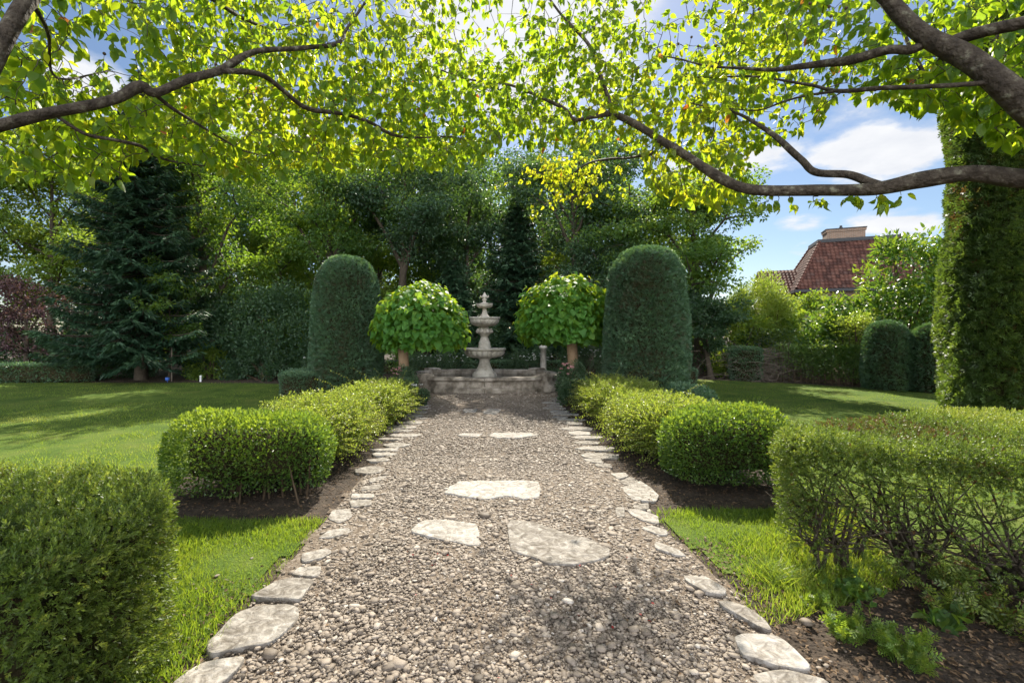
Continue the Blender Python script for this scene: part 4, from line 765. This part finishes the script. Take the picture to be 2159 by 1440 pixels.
for q in b[:, None] * (1 - s) + e[:, None] * s: g = Geo(); g.tubes(q[None], np.linspace(.022, .01, 5)[None], 6); g.make('stem', M['twig'], bh)
g = Geo(); n = 150; i = rng.integers(0, k, n); p0 = b[i] + np.array([0, 0, 1.]) * rng.uniform(.15, 1.2, n)[:, None]
g.tubes(p0[:, None] + (nrm(np.c_[rng.normal(0, 1, (n, 2)), rng.uniform(-.2, .5, n)]) * .35)[:, None] * s, np.linspace(.006, .002, 5)[None], 3)
n = 11000; u = rng.random(n); P = np.c_[A + (B - A) * u[:, None] + rng.normal(0, .12, (n, 2)), rng.random(n) ** .62 * 1.12 + .1]; kp = rng.random(n) < np.clip(P[:, 2] * .75 + (u - .45) * .9 + .25 * sn(P, 2.4, 160), .06, 1); P = P[kp]; n = len(P)
g.inst(FOLD, P, basis(rdir(n) + [0, 0, -.3], rdir(n) + [0, -.4, .5]), .075 * rng.uniform(.6, 1.2, n)); g.make('foliage', M['beech'], bh)
g = Geo(); nv = nrm(np.array([-(B - A)[1], (B - A)[0]])); nv = nv * (1 if nv[1] > 0 else -1); uu = np.linspace(-.35, 1.25, 60); ww = np.linspace(.45, 2.6, 16); V = np.array([np.r_[A + (B - A) * a_ + nv * w_, .62 * math.sin(math.pi * min(1, (w_ - .45) / 2.15)) ** .8 - .01] for a_ in uu for w_ in ww]); V[:, 2] += sn(V, 3, 161) * .05 * (V[:, 2] > .05)
i_, j_ = np.meshgrid(np.arange(59), np.arange(15), indexing='ij'); b_ = (i_ * 16 + j_).ravel(); g.quads(V, np.stack([b_, b_ + 1, b_ + 17, b_ + 16], 1)); g.make('earth_bank', M['bank'])['kind'] = 'structure'
bp = thing('brushwood', 'tangled heap of bare grey twigs between the square-cut hedge and the trained hedge', 'brushwood', (gx(1625, 15.6), 15.6, 0)); n = 420
b = np.c_[rng.normal(0, .75, n), rng.normal(0, .35, n), rng.random(n) ** 1.5 * .9]; d = nrm(np.c_[rng.normal(.2, 1, n), rng.normal(0, .5, n), rng.uniform(-.1, .75, n)]); L = rng.uniform(.4, 1.5, n); s = np.linspace(0, 1, 6)[None, :, None]
g = Geo(); g.tubes(b[:, None] + d[:, None] * L[:, None, None] * s + np.array([0, 0, -.3]) * s ** 2 * L[:, None, None], np.linspace(.009, .0025, 6)[None] * rng.uniform(.6, 1.4, (n, 1)), 4); g.make('twigs', M['dead'], bp)
n = 1500; P = np.c_[rng.normal(.3, .8, n), rng.normal(0, .4, n), rng.uniform(.3, 1.7, n)]; g = Geo(); g.inst(FOLD, P, basis(rdir(n), rdir(n) + [0, 0, .6]), .055 * rng.uniform(.6, 1.3, n)); g.make('foliage', M['bluegreen'], bp)
# little objects along the far lawn edge
x = gx(423, 15.0); lp = thing('marker_post', 'little white marker post in the grass in front of the bright green bush', 'post', (x, 15.0, 0)); lathe([(.03, -.02), (.03, .16), (.036, .165), (.036, .19), (.02, .2), (.001, .2)], 14).make('shaft', M['white'], lp)
x = gx(353, 14.8); lp = thing('garden_spotlight', 'small blue garden spotlight in the grass by the slender young tree', 'spotlight', (x, 14.8, 0)); lathe([(.012, -.05), (.012, .06), (.05, .06), (.065, .09), (.065, .15), (.05, .16), (.001, .15)], 16).make('lamp_head', M['blue'], lp)
st = lathe([(.02, -.05), (.02, 1.15), (.001, 1.16)], 8).make('tree_stake', M['dead'], None, (gx(360, 15.2) + .1, 15.1, 0)); tag(st, 'thin wooden stake tied beside the slender young tree', 'stake')

# ---------------------------------------------------------------- house
hs = thing('brick_house', 'brick house with a red clay-tiled hip roof and broad chimney beyond the garden', 'house', (20.1, 30, 0)); hs.rotation_euler = (0, 0, R(-23))
UW, VD, ZE, ZT, iu, iv = 7.6, 6.6, 4.35, 7.7, 1.75, 2.15
def box(g, x0, x1, y0, y1, z0, z1):
    V = np.array([(x, y, z) for z in (z0, z1) for y in (y0, y1) for x in (x0, x1)]); g.add(V, [(0, 2, 3, 1), (4, 5, 7, 6), (0, 1, 5, 4), (2, 6, 7, 3), (0, 4, 6, 2), (1, 3, 7, 5)])
g = Geo(); box(g, .45, UW - .45, .45, VD - .45, -.1, ZE - .12); box(g, -1.7, .44, 2.2, 5.6, -.1, ZE - .5); g.make('wall', M['brick'], hs)
def tiles(g, bl, br, tl, tr_, rows, wave=.22, rise=.035):
    bl, br, tl, tr_ = [np.array(q, float) for q in (bl, br, tl, tr_)]; nrm_ = nrm(np.cross(br - bl, tl - bl)); ux = nrm(br - bl); upv = tl - bl; upv = upv - ux * (upv @ ux); off = lambda p: (p - bl) @ ux
    a1, b0, b1 = off(tl), off(br), off(tr_); N_ = int(b0 / (wave / 6)) + 1; xs = np.arange(N_ + 1) * wave / 6
    for r in range(rows):
        v0, v1 = r / rows, (r + 1.12) / rows; V = []
        for v, lift in ((v0, rise), (min(v1, 1), 0)):
            x = np.clip(xs, a1 * v, b0 + (b1 - b0) * v); V.append(bl + ux * x[:, None] + upv * v + nrm_ * (lift + .022 * np.sin(x * 6.283 / wave))[:, None])
        V.append(V[0] - nrm_ * .03)
        n = len(xs); j = np.arange(n - 1); V = np.vstack(V); Q = np.vstack([np.stack([j, j + 1, n + j + 1, n + j], 1), np.stack([2 * n + j, 2 * n + j + 1, j + 1, j], 1)]); rn = np.tile(np.repeat(rng.random(n // 6 + 2), 6)[:n - 1], 2); g.quads(V, Q, 0, rn, False)
c = [(0, 0, ZE), (UW, 0, ZE), (UW, VD, ZE), (0, VD, ZE)]; tp = [(iu, iv, ZT), (UW - iu, iv, ZT), (UW - iu, VD - iv, ZT), (iu, VD - iv, ZT)]
g = Geo()
for i in range(4): tiles(g, c[i], c[(i + 1) % 4], tp[i], tp[(i + 1) % 4], 15)
tiles(g, (-1.9, 1.6, 4.2), (.9, 1.6, 4.2), (-1.7, 3.9, 6.05), (1.0, 3.9, 6.05), 9); tiles(g, (.9, 6.2, 4.2), (-1.9, 6.2, 4.2), (1.0, 3.9, 6.05), (-1.7, 3.9, 6.05), 9)
tiles(g, (4.6, .3, 4.4), (8.6, -1.2, 4.4), (5.6, 2.0, 6.25), (8.6, 1.2, 6.25), 9)
ro = g.make('roof', M['tile'], hs)
for a, b in zip(c, tp):   # ridge tiles down the hips
    a, b = np.array(a, float), np.array(b, float); n = 17; t = np.linspace(0, 1, n + 1); g = Geo()
    for i in range(n): g.tubes(np.array([[a + (b - a) * t[i] + [0, 0, .05], a + (b - a) * (t[i] + 1.15 / n) + [0, 0, .01]]]), np.array([[.12, .095]]), 8)
    g.make('hip_tiles', M['tile'], ro)
g = Geo(); box(g, iu - .16, UW - iu + .16, iv - .16, VD - iv + .16, ZT - .12, ZT + .1); g.make('ridge_capping', M['lead'], ro)
g = Geo(); box(g, -.1, UW + .1, -.12, .02, ZE - .2, ZE - .02); box(g, -.12, .02, .021, VD, ZE - .2, ZE - .02); g.make('gutter', M['lead'], hs)
ch = Geo(); x0, x1, y0, y1 = 2.2, 4.3, iv + .3, iv + 1.4; box(ch, x0, x1, y0, y1, ZT + .05, ZT + .62); box(ch, x0 - .05, x1 + .05, y0 - .05, y1 + .05, ZT + .621, ZT + .78); co = ch.make('chimney', M['brick'], ro)
g = Geo(); box(g, x0 - .08, x1 + .08, y0 - .08, y1 + .08, ZT + .781, ZT + .84); g.make('chimney_cap', M['lead'], co); pt = lathe([(.1, 0), (.11, .12), (.06, .2), (.09, .24), (.001, .28)], 12).make('chimney_pot', M['lead'], co); pt.location = (x0 + .9, y0 + .5, ZT + .84)

# ---------------------------------------------------------------- small plants at the right front
tf = thing('grass_tuft', 'bright green grass tuft at the corner of the thin yew hedge', 'grass tuft', (1.86, 3.0, 0)); n = 420; a = rng.random(n) * 6.283; P = np.c_[.07 * rng.normal(size=n), .06 * rng.normal(size=n), np.zeros(n)]
g = Geo(); L = rng.uniform(.1, .22, n); g.inst(BL, P, basis(np.c_[np.cos(a) * .8, np.sin(a) * .8, rng.uniform(.5, 1.3, n)], rdir(n) + np.c_[np.cos(a), np.sin(a), 0 * a]), np.c_[L * .28, L, L], 0, .5 + rng.normal(0, .2, n)); g.make('blades', M['grass'], tf)
def weed(label, X, Y, r, h, n, mat='weed', ls=.04, Tm=YEWFAR):
    root = thing('weed', label, 'weed', (X, Y, 0)); k = 30; a = rng.random(k) * 6.283; e = np.c_[r * np.cos(a) * rng.random(k), r * np.sin(a) * rng.random(k), h * rng.uniform(.5, 1, k)]; s = np.linspace(0, 1, 5)[None, :, None]; g = Geo(); b = e * [.4, .4, 0]
    g.tubes(b[:, None] * (1 - s) + e[:, None] * s + np.array([0, 0, .03]) * s * (1 - s), np.linspace(.0025, .001, 5)[None], 3)
    i = rng.integers(0, k, n); q = rng.uniform(.25, 1, n)[:, None]; P = b[i] * (1 - q) + e[i] * q; g.inst(Tm, P, basis(rdir(n) + [0, 0, .35], rdir(n) + [0, 0, .8]), ls * rng.uniform(.6, 1.3, n)); g.make('foliage', M[mat], root)
weed('feathery yellow-green weed at the bottom right, nearest the path', 1.86, 2.42, .13, .15, 420)
weed('larger feathery weed at the bottom right, beside the stones', 2.02, 2.25, .17, .15, 520)
weed('small seedling weed beside the grass tuft', 1.93, 2.72, .1, .07, 120, ls=.035)
weed('flat broad-leaved weed in the shade under the thin yew hedge', 2.5, 2.55, .16, .09, 26, 'oak', .09, OVATE)
weed('dark leafy seedlings under the stems of the thin yew hedge', 2.75, 2.6, .4, .22, 420, 'yew', .06)
weed('dark leafy seedlings under the hedge at the right edge of the photo', 3.15, 2.45, .4, .26, 420, 'yew', .06)
weed('small ivy-like weed under the left corner of the thin yew hedge', 2.2, 2.78, .2, .12, 90, 'oak', .05, OVATE)

# ---------------------------------------------------------------- the two flowering dogwoods overhead
LIMBS = []   # (tree, points (x,y,z), radii)
def limb(tree, pts, sub=5):
    """pts rows: px, py, Y, thickness in px"""
    q = np.array(pts, float); P = np.array([at(a, b, c) for a, b, c, _ in q]); r = q[:, 3] / 2 * q[:, 2] / F_PX
    s = spline(np.c_[P, r * .86], sub + 3); n = len(s); w = np.c_[sn(s[:, :3], 6, 170), sn(s[:, :3], 6, 171), sn(s[:, :3], 6, 172)]
    s[:, :3] += w * .012; s[:, 3] *= 1 + .09 * sn(s[:, :3], 14, 173); LIMBS.append((tree, s[:, :3], s[:, 3]))
def trunk(tree, pts): s = spline(np.array(pts, float), 6); LIMBS.append((tree, s[:, :3], s[:, 3] * (1 + .06 * sn(s[:, :3], 9, 174))))
trunk(1, [(3.75, 1.75, -.1, .19), (3.68, 1.8, .4, .15), (3.55, 1.9, 1.2, .135), (3.4, 2.0, 1.9, .11), (3.1, 2.15, 2.3, .083), (2.856, 2.3, 2.557, .069)])
trunk(1, [(3.55, 1.95, 1.4, .085), (3.4, 2.2, 2.05, .065), (3.227, 2.42, 2.353, .056)])
limb(1, [(2330, 395, 2.42, 52), (2159, 382, 2.5, 47), (2050, 368, 2.6, 40), (1950, 380, 2.7, 38), (1850, 400, 2.8, 34), (1740, 406, 2.95, 27), (1590, 401, 3.1, 25), (1510, 370, 3.3, 23), (1430, 318, 3.5, 20), (1350, 270, 3.7, 18), (1290, 238, 3.9, 15)])
limb(1, [(1290, 238, 3.9, 14), (1245, 246, 4.0, 11), (1212, 252, 4.1, 10), (1190, 230, 4.2, 10), (1150, 208, 4.35, 8), (1110, 190, 4.5, 7), (1050, 172, 4.8, 5), (985, 166, 5.1, 4), (900, 140, 5.5, 2.5)])
limb(1, [(1290, 238, 3.9, 11), (1283, 205, 3.95, 10), (1265, 155, 4.0, 9), (1243, 98, 4.1, 9), (1200, 48, 4.25, 7), (1150, -10, 4.5, 5), (1080, -90, 4.9, 3)])
limb(1, [(1880, 398, 2.8, 24), (1840, 388, 2.85, 22), (1790, 372, 2.9, 19), (1720, 366, 3.0, 17), (1690, 335, 3.1, 16), (1640, 290, 3.3, 13), (1590, 262, 3.5, 9), (1530, 235, 3.8, 5), (1450, 215, 4.2, 3)])
limb(1, [(2240, 292, 2.3, 68), (2159, 225, 2.35, 62), (2100, 175, 2.4, 56), (2030, 110, 2.5, 50), (1950, 62, 2.6, 44), (1880, 8, 2.7, 38), (1820, -60, 2.8, 32), (1760, -190, 3, 26), (1700, -380, 3.3, 16)])
limb(1, [(1990, 90, 2.55, 22), (2035, 72, 2.5, 27), (2090, 58, 2.42, 27), (2159, 46, 2.35, 27), (2280, 20, 2.25, 22), (2450, -60, 2.2, 14)])
limb(1, [(1965, 80, 2.6, 26), (1930, 98, 2.62, 24), (1880, 100, 2.68, 22), (1800, 124, 2.8, 21), (1740, 133, 2.95, 18), (1680, 140, 3.1, 14), (1600, 148, 3.4, 9), (1500, 140, 3.8, 5), (1400, 120, 4.3, 3)])
limb(1, [(2170, 188, 2.35, 14), (2090, 178, 2.4, 13), (2000, 180, 2.5, 12), (1870, 182, 2.75, 11), (1770, 191, 3.0, 10), (1700, 178, 3.2, 7), (1600, 166, 3.5, 5), (1500, 163, 3.9, 4), (1440, 165, 4.2, 2.5)])
limb(1, [(1770, 191, 3.0, 7), (1700, 200, 3.15, 6), (1650, 213, 3.3, 5), (1590, 235, 3.5, 4), (1520, 232, 3.8, 2.5)])
limb(1, [(2100, 170, 2.4, 16), (2010, 110, 2.75, 14), (1965, 150, 3.0, 12), (1950, 165, 3.2, 10), (1900, 60, 3.5, 8), (1880, -60, 3.9, 5)])
limb(1, [(1400, 300, 3.6, 8), (1360, 330, 4.2, 7), (1290, 335, 5.2, 6), (1240, 345, 6.2, 5), (1200, 375, 6.9, 4)])
trunk(0, [(-3.6, 1.5, -.1, .17), (-3.5, 1.55, .5, .13), (-3.3, 1.65, 1.4, .11), (-2.9, 1.9, 2.15, .085), (-2.75, 2.02, 2.32, .048)])
trunk(0, [(-3.35, 1.62, 1.2, .085), (-2.95, 1.75, 1.95, .06), (-2.5, 1.9, 2.36, .045), (-2.21, 2.0, 2.61, .0375)])
limb(0, [(-330, 350, 2.0, 44), (-160, 308, 2.12, 34), (-60, 282, 2.22, 31), (0, 267, 2.3, 29), (100, 240, 2.4, 29), (200, 220, 2.5, 26), (255, 205, 2.58, 25), (300, 182, 2.65, 27), (335, 195, 2.7, 21), (400, 168, 2.8, 21), (465, 150, 2.95, 20), (520, 116, 3.1, 15), (570, 103, 3.25, 12), (650, 97, 3.5, 11), (715, 90, 3.7, 10), (735, 55, 4, 7), (780, -10, 4.3, 5), (850, -100, 4.9, 3)])
limb(0, [(455, 152, 2.93, 14), (520, 155, 3.05, 14), (560, 166, 3.2, 13), (600, 195, 3.35, 12), (650, 232, 3.55, 12), (720, 241, 3.8, 9), (775, 257, 4.0, 8), (830, 285, 4.2, 7), (890, 290, 4.45, 5), (950, 290, 4.7, 4), (1010, 302, 5.0, 2.5)])
limb(0, [(325, 192, 2.7, 10), (360, 220, 2.8, 9), (390, 240, 2.9, 8), (430, 265, 3.05, 6), (470, 292, 3.3, 4), (520, 320, 3.7, 3), (580, 335, 4.1, 2)])
limb(0, [(110, 238, 2.42, 9), (180, 280, 2.5, 9), (240, 292, 2.6, 8), (300, 305, 2.75, 8), (330, 326, 2.9, 6), (370, 340, 3.1, 5), (430, 350, 3.4, 3)])
limb(0, [(-60, 205, 2.0, 42), (0, 95, 2.05, 40), (40, 30, 2.1, 37), (80, -30, 2.2, 33), (130, -150, 2.5, 34), (200, -300, 2.9, 20)])
limb(0, [(60, 0, 2.15, 14), (100, 70, 2.5, 8), (107, 150, 2.8, 6), (150, 170, 3.2, 5), (230, 150, 3.7, 3)])
limb(0, [(90, -60, 2.25, 20), (250, -70, 2.7, 16), (400, -30, 3.2, 12), (520, 40, 3.8, 8), (600, 60, 4.4, 5), (700, 30, 5.2, 3)])
lowx = np.array([-260, 0, 260, 300, 400, 470, 560, 640, 760, 1000, 1050, 1075, 1110, 1300, 1345, 1400, 1500, 1560, 1585, 1640, 1700, 1760, 1800, 1980, 2040, 2159, 2400])
lowy = np.array([400, 385, 392, 330, 345, 385, 390, 362, 362, 362, 330, 300, 320, 320, 355, 430, 446, 440, 330, 300, 290, 235, 225, 245, 290, 320, 340])
def depth(px): return np.interp(px, [-260, 0, 280, 600, 1050, 1300, 1500, 1700, 1900, 2159, 2400], [2.5, 2.75, 3.2, 3.9, 4.3, 4.1, 3.8, 3.5, 3.1, 2.9, 2.6])
n = 13000; px = rng.uniform(-260, 2400, n); Yd = depth(px) * rng.uniform(.86, 1.42, n) + np.where(rng.random(n) < .25, rng.uniform(0, 1.2, n), 0)
py = -70 + (np.interp(px, lowx, lowy) - 12 + 70) * rng.random(n) ** .80 - (Yd / depth(px) - 1) * 45
A3 = np.array([at(a, b, c) for a, b, c in zip(px, py, Yd)])
q = sn(A3, 2.6, 180) * .5 + sn(A3, 6, 181) * .25
dens = np.ones(n) * .66
def dip(cx, cy, rx, ry, d):
    global dens; dens = dens * (1 - d * np.exp(-(((px - cx) / rx) ** 2 + ((py - cy) / ry) ** 2) ** 2))
dip(222, 110, 60, 80, .92); dip(150, 160, 45, 25, .7); dip(1425, 50, 100, 100, .97); dip(1400, 130, 40, 25, .6); dip(1090, 60, 120, 90, .35); dip(1890, 290, 120, 60, .95); dip(1640, 250, 80, 50, .45); dip(1990, 60, 160, 90, .5); dip(1590, 40, 60, 40, .2)
dens *= np.interp(px, [-260, 60, 330, 420, 1600, 1750, 2400], [.3, .42, .7, 1, 1, .6, .5]); dens *= np.where(py < 40, .85, 1); dens *= np.where((px > 250) & (px < 1080) & (py > 150), 1.35, 1)
keep = rng.random(n) < np.clip(dens + q * .95, .01, 1); A3 = A3[keep]
# drooping yellow spray hanging farther out, and leafy sprays below the right limb
k = 200; ex = rng.normal(0, 1, (k, 2)); E1 = np.array([at(1200 + 42 * a + 20 * b, 372 + 26 * b - 14 * a, 6.6 + .3 * rng.normal()) for a, b in ex])
E2 = np.array([at(a, b, c) for a, b, c in [(1640, 428, 3.0), (1620, 425, 3.1), (1665, 425, 3.05), (1600, 430, 3.2), (1800, 418, 2.9), (1790, 420, 2.85), (1870, 425, 2.8), (1850, 420, 2.8), (1900, 412, 2.75), (1715, 425, 3.2), (1735, 422, 3.2)]])
A3 = np.vstack([A3, E1, E2])
nodes = np.vstack([l[1] for l in LIMBS[1:]]); own = np.concatenate([np.full(len(l[1]), i + 1) for i, l in enumerate(LIMBS[1:])])
D = np.array([np.min(np.linalg.norm(nodes - a, axis=1)) for a in A3]); A3 = A3[np.argsort(D)]
cap = len(nodes) + len(A3) * 4; ND = np.zeros((cap, 3)); OW = np.zeros(cap, int); LV = np.zeros(cap); m = len(nodes); ND[:m] = nodes; OW[:m] = own
tw = []; tr_ = []; to = []; tips = []; tipd = []
for a in A3:
    v = a - ND[:m]; d = np.linalg.norm(v, axis=1) * (1 + .04 * LV[:m]) ; j = np.argmin(d); p0 = ND[j]; L = np.linalg.norm(a - p0)
    if L < .03: continue
    mid = (p0 + a) / 2 + rdir(1)[0] * L * .13 + np.array([0, 0, .10 * L]); s = np.linspace(0, 1, 5)[:, None]; P = p0 * (1 - s) ** 2 + 2 * mid * s * (1 - s) + a * s ** 2; P[1:4] += rng.normal(0, .05 * L, (3, 3)) * .5
    tw.append(P); r0 = min(.0085, .0026 + .0075 * L) * (.85 ** min(LV[j], 5)); tr_.append(np.linspace(max(r0, .0032), .0018, 5)); to.append(OW[j])
    ND[m:m + 4] = P[1:]; OW[m:m + 4] = OW[j]; LV[m:m + 4] = LV[j] + 1; m += 4; tips.append(P); tipd.append(OW[j])
tw = np.array(tw); tr_ = np.array(tr_); to = np.array(to); treeof = np.array([l[0] for l in LIMBS])[to]
roots = [thing('dogwood_tree', 'backlit yellow-green dogwood arching in from the left with a long bent limb', 'tree', (0, 0, 0), 'dogwoods arching over the path'),
         thing('dogwood_tree', 'dogwood arching in from the right with a thick low grey limb across the sky', 'tree', (0, 0, 0), 'dogwoods arching over the path')]
seen = {}
for i, (t, P, r) in enumerate(LIMBS):
    g = Geo(); g.tubes(P[None], r[None], 12 if r.max() > .02 else 7, cap=True); first = (t not in seen); seen[t] = 1
    o = g.make('trunk' if first else 'limb', M['dogbark'], roots[t])
for t in (0, 1):
    f = treeof == t; g = Geo(); g.tubes(tw[f], tr_[f], 4); o = g.make('twigs', M['dogbark'], roots[t])
    g = Geo(); W = tw[f]; k = len(W); allP = []; allD = []; allR = []
    hue = sn(W[:, -1], 1.6, 190)
    for j in range(4):   # pairs of leaves along the outer half and at the tip
        s = 4 if j < 2 else rng.integers(2, 5, k); pt = W[np.arange(k), s] + rng.normal(0, .012, (k, 3)); tg = nrm(W[:, 4] - W[:, 2])
        for sg in (1, -1):
            kp = rng.random(k) < (.80 if j < 2 else .5)
            sd = nrm(np.cross(tg, rdir(k))); d = tg * .35 + sd * sg * .55 + np.array([0, 0, -.75]) * rng.uniform(.3, 1.5, (k, 1)); allP.append(pt[kp]); allD.append(d[kp]); allR.append((.5 + .2 * hue + rng.normal(0, .2, k))[kp])
    P = np.vstack(allP); d = np.vstack(allD); r = np.concatenate(allR); n = len(P); nn = rdir(n) * .9 + np.array([0, -.35, .55]); S = rng.uniform(.048, .088, n) * np.where(rng.random(n) < .18, .6, 1)
    far = P[:, 1] > 5.9; S = np.where(far, S * .8, S); mt = (rng.random(n) < .004).astype(int)
    tk = rng.random(n) < .4
    for q, w_, TT in ((0, 0, OVATE), (0, 1, OVATE_CURLED), (1, 0, OVATE), (1, 1, OVATE)): z = (mt == q) & (tk == w_); g.inst(TT, P[z] + nrm(d[z]) * .012, basis(d[z], nn[z]), S[z], q, r[z] + np.where(far[z], .25, 0), True)
    g.make('foliage', [M['dogwood'], M['dogwood_red']], roots[t]); print('dogwood leaves', n)
# round seed heads on upright stalks
g = Geo(); th = np.arange(8) * 6.283 / 8; BALL = T([(math.cos(p) * math.cos(a) * .5, math.cos(p) * math.sin(a) * .5, math.sin(p) * .5) for p in np.linspace(-1.45, 1.45, 7) for a in th], [(i * 8 + j, i * 8 + (j + 1) % 8, i * 8 + 8 + (j + 1) % 8, i * 8 + 8 + j) for i in range(6) for j in range(8)])
hd = np.array([at(1412, 94, 3.75), at(1430, 93, 3.75), at(1458, 79, 3.7), at(1472, 98, 3.7), at(1343, 145, 3.8), at(1748, 15, 3.0), at(1708, 8, 3.1), at(1784, 18, 2.9), at(1752, 35, 2.9), at(1510, 97, 3.6), at(1600, 20, 3.2), at(118, 118, 2.9), at(220, 114, 2.9), at(455, 136, 3.0), at(950, 20, 4.3), at(1028, 60, 4.4)])
base = hd + np.array([0, 0, -1]) * .09 + rng.normal(0, .012, hd.shape); s = np.linspace(0, 1, 4)[None, :, None]
for h, b in zip(hd, base):
    g = Geo(); g.tubes((b + (h - b) * s[0])[None], np.full((1, 4), .0016), 4); g.inst(BALL, h[None], np.eye(3)[None], np.array([.020]), 0, None, True); g.make('seed_head', M['twig'], roots[1 if h[0] > -.6 else 0])

# ---------------------------------------------------------------- daylight
EL, AZ = R(43), R(8)      # sun elevation, and azimuth to the right of the path direction
sd = Vector((math.sin(AZ) * math.cos(EL), math.cos(AZ) * math.cos(EL), math.sin(EL)))
sl = bpy.data.lights.new('sun', 'SUN'); sl.energy = 4.8; sl.angle = R(.55); sl.color = (1, .93, .8); so = bpy.data.objects.new('sun', sl); COL.objects.link(so); so.rotation_euler = (-sd).to_track_quat('-Z', 'Y').to_euler()
w = bpy.data.worlds.new('World'); scene.world = w; w.use_nodes = True; nt = w.node_tree; nt.nodes.clear()
sky = N(nt, 'ShaderNodeTexSky', sky_type='NISHITA'); sky.sun_disc = False; sky.sun_elevation = EL; sky.sun_rotation = AZ; sky.air_density = 1.0; sky.dust_density = .4; sky.ozone_density = 2.5
tc = N(nt, 'ShaderNodeTexCoord'); sp = N(nt, 'ShaderNodeSeparateXYZ'); nt.links.new(tc.outputs['Generated'], sp.inputs[0])
def mth(op, a, b=None, c=None):
    m_ = N(nt, 'ShaderNodeMath', operation=op)
    for i, v in enumerate((a, b, c)):
        if v is None: continue
        if isinstance(v, (int, float)): m_.inputs[i].default_value = v
        else: nt.links.new(v, m_.inputs[i])
    return m_.outputs[0]
dz = mth('ADD', mth('MAXIMUM', sp.outputs[2], 0.0), .22); cb = N(nt, 'ShaderNodeCombineXYZ'); nt.links.new(mth('DIVIDE', sp.outputs[0], dz), cb.inputs[0]); nt.links.new(mth('DIVIDE', sp.outputs[1], dz), cb.inputs[1])
def cloudnoise(scale, det, off):
    mp = N(nt, 'ShaderNodeMapping'); mp.inputs['Location'].default_value = off; nt.links.new(cb.outputs[0], mp.inputs[0]); n_ = N(nt, 'ShaderNodeTexNoise'); n_.inputs['Scale'].default_value = scale; n_.inputs['Detail'].default_value = det; n_.inputs['Roughness'].default_value = .58; nt.links.new(mp.outputs[0], n_.inputs['Vector']); return n_.outputs['Fac']
n1 = cloudnoise(2.3, 10, (3.1, 1.7, 0)); n2 = cloudnoise(7, 6, (1, 4, 0))
def lump(px_, py_, wx, wz, gain):     # a cumulus standing in one part of the sky; one paints the sun's glow
    v = Vector(((px_ - VX) / F_PX, 1, -(py_ - VY) / F_PX)).normalized(); az = math.atan2(v.x, v.y); el = math.asin(v.z)
    a_ = mth('ARCTAN2', sp.outputs[0], sp.outputs[1]); e_ = mth('ARCSINE', sp.outputs[2]); u = mth('DIVIDE', mth('SUBTRACT', a_, az), wx); v_ = mth('DIVIDE', mth('SUBTRACT', e_, el), wz)
    return mth('MULTIPLY', mth('MAXIMUM', mth('SUBTRACT', 1.0, mth('ADD', mth('MULTIPLY', u, u), mth('MULTIPLY', v_, v_))), 0.0), gain)
tot = mth('ADD', n1, mth('MULTIPLY', mth('MAXIMUM', mth('MULTIPLY', sp.outputs[1], -1.0), 0.0), .16))  # extra cloud cover added behind the camera, for fill light
for L in ((1860, 330, .12, .06, .3), (1900, 460, .1, .03, .1), (1690, 470, .05, .02, .13), (1110, 60, .3, .22, .3), (170, 180, .12, .06, .2), (1940, 490, .09, .03, .14), (1380, 15, .06, .04, .1), (560, 330, .5, .12, .14), (1500, 360, .12, .06, .12)): tot = mth('ADD', tot, lump(*L))
r_ = ramp(nt, mth('ADD', tot, mth('MULTIPLY', mth('SUBTRACT', n2, .5), .14)), [(0, 0, 0), (.25, .25, .25), (1, 1, 1)], [.56, .62, .7])
back_fill = mth('MULTIPLY_ADD', mth('MULTIPLY', mth('MAXIMUM', mth('MULTIPLY', sp.outputs[1], -1.0), 0.0), 1.0), 8.5, 1.0)   # clouds behind the camera brightened as added fill light for the shade
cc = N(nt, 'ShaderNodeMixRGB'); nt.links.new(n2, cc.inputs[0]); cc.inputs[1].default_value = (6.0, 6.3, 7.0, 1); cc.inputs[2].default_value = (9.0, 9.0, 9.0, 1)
mx = N(nt, 'ShaderNodeMixRGB'); nt.links.new(r_, mx.inputs[0]); nt.links.new(sky.outputs[0], mx.inputs[1]); vm = N(nt, 'ShaderNodeVectorMath', operation='SCALE'); nt.links.new(cc.outputs[0], vm.inputs[0]); nt.links.new(back_fill, vm.inputs['Scale']); nt.links.new(vm.outputs[0], mx.inputs[2])
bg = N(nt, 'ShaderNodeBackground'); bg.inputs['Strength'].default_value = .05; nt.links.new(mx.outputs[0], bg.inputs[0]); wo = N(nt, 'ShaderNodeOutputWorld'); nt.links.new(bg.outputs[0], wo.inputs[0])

cam = bpy.data.cameras.new('camera'); co_ = bpy.data.objects.new('camera', cam); COL.objects.link(co_); co_.location = (0, 0, EYE); co_.rotation_euler = (R(90), 0, 0)
cam.sensor_width = 36; cam.lens = 36 * F_PX / 2159; cam.shift_x = (1079.5 - VX) / 2159; cam.shift_y = -(720 - VY) / 2159; cam.clip_start = .05; cam.clip_end = 2000; scene.camera = co_
vs = scene.view_settings; vs.view_transform = 'Standard'; vs.look = 'None'; vs.exposure = 1.3; vs.gamma = 1
cy = scene.cycles; cy.max_bounces = 5; cy.diffuse_bounces = 4; cy.glossy_bounces = 2; cy.transmission_bounces = 4; cy.transparent_max_bounces = 4; cy.sample_clamp_indirect = 6; cy.caustics_reflective = False; cy.caustics_refractive = False
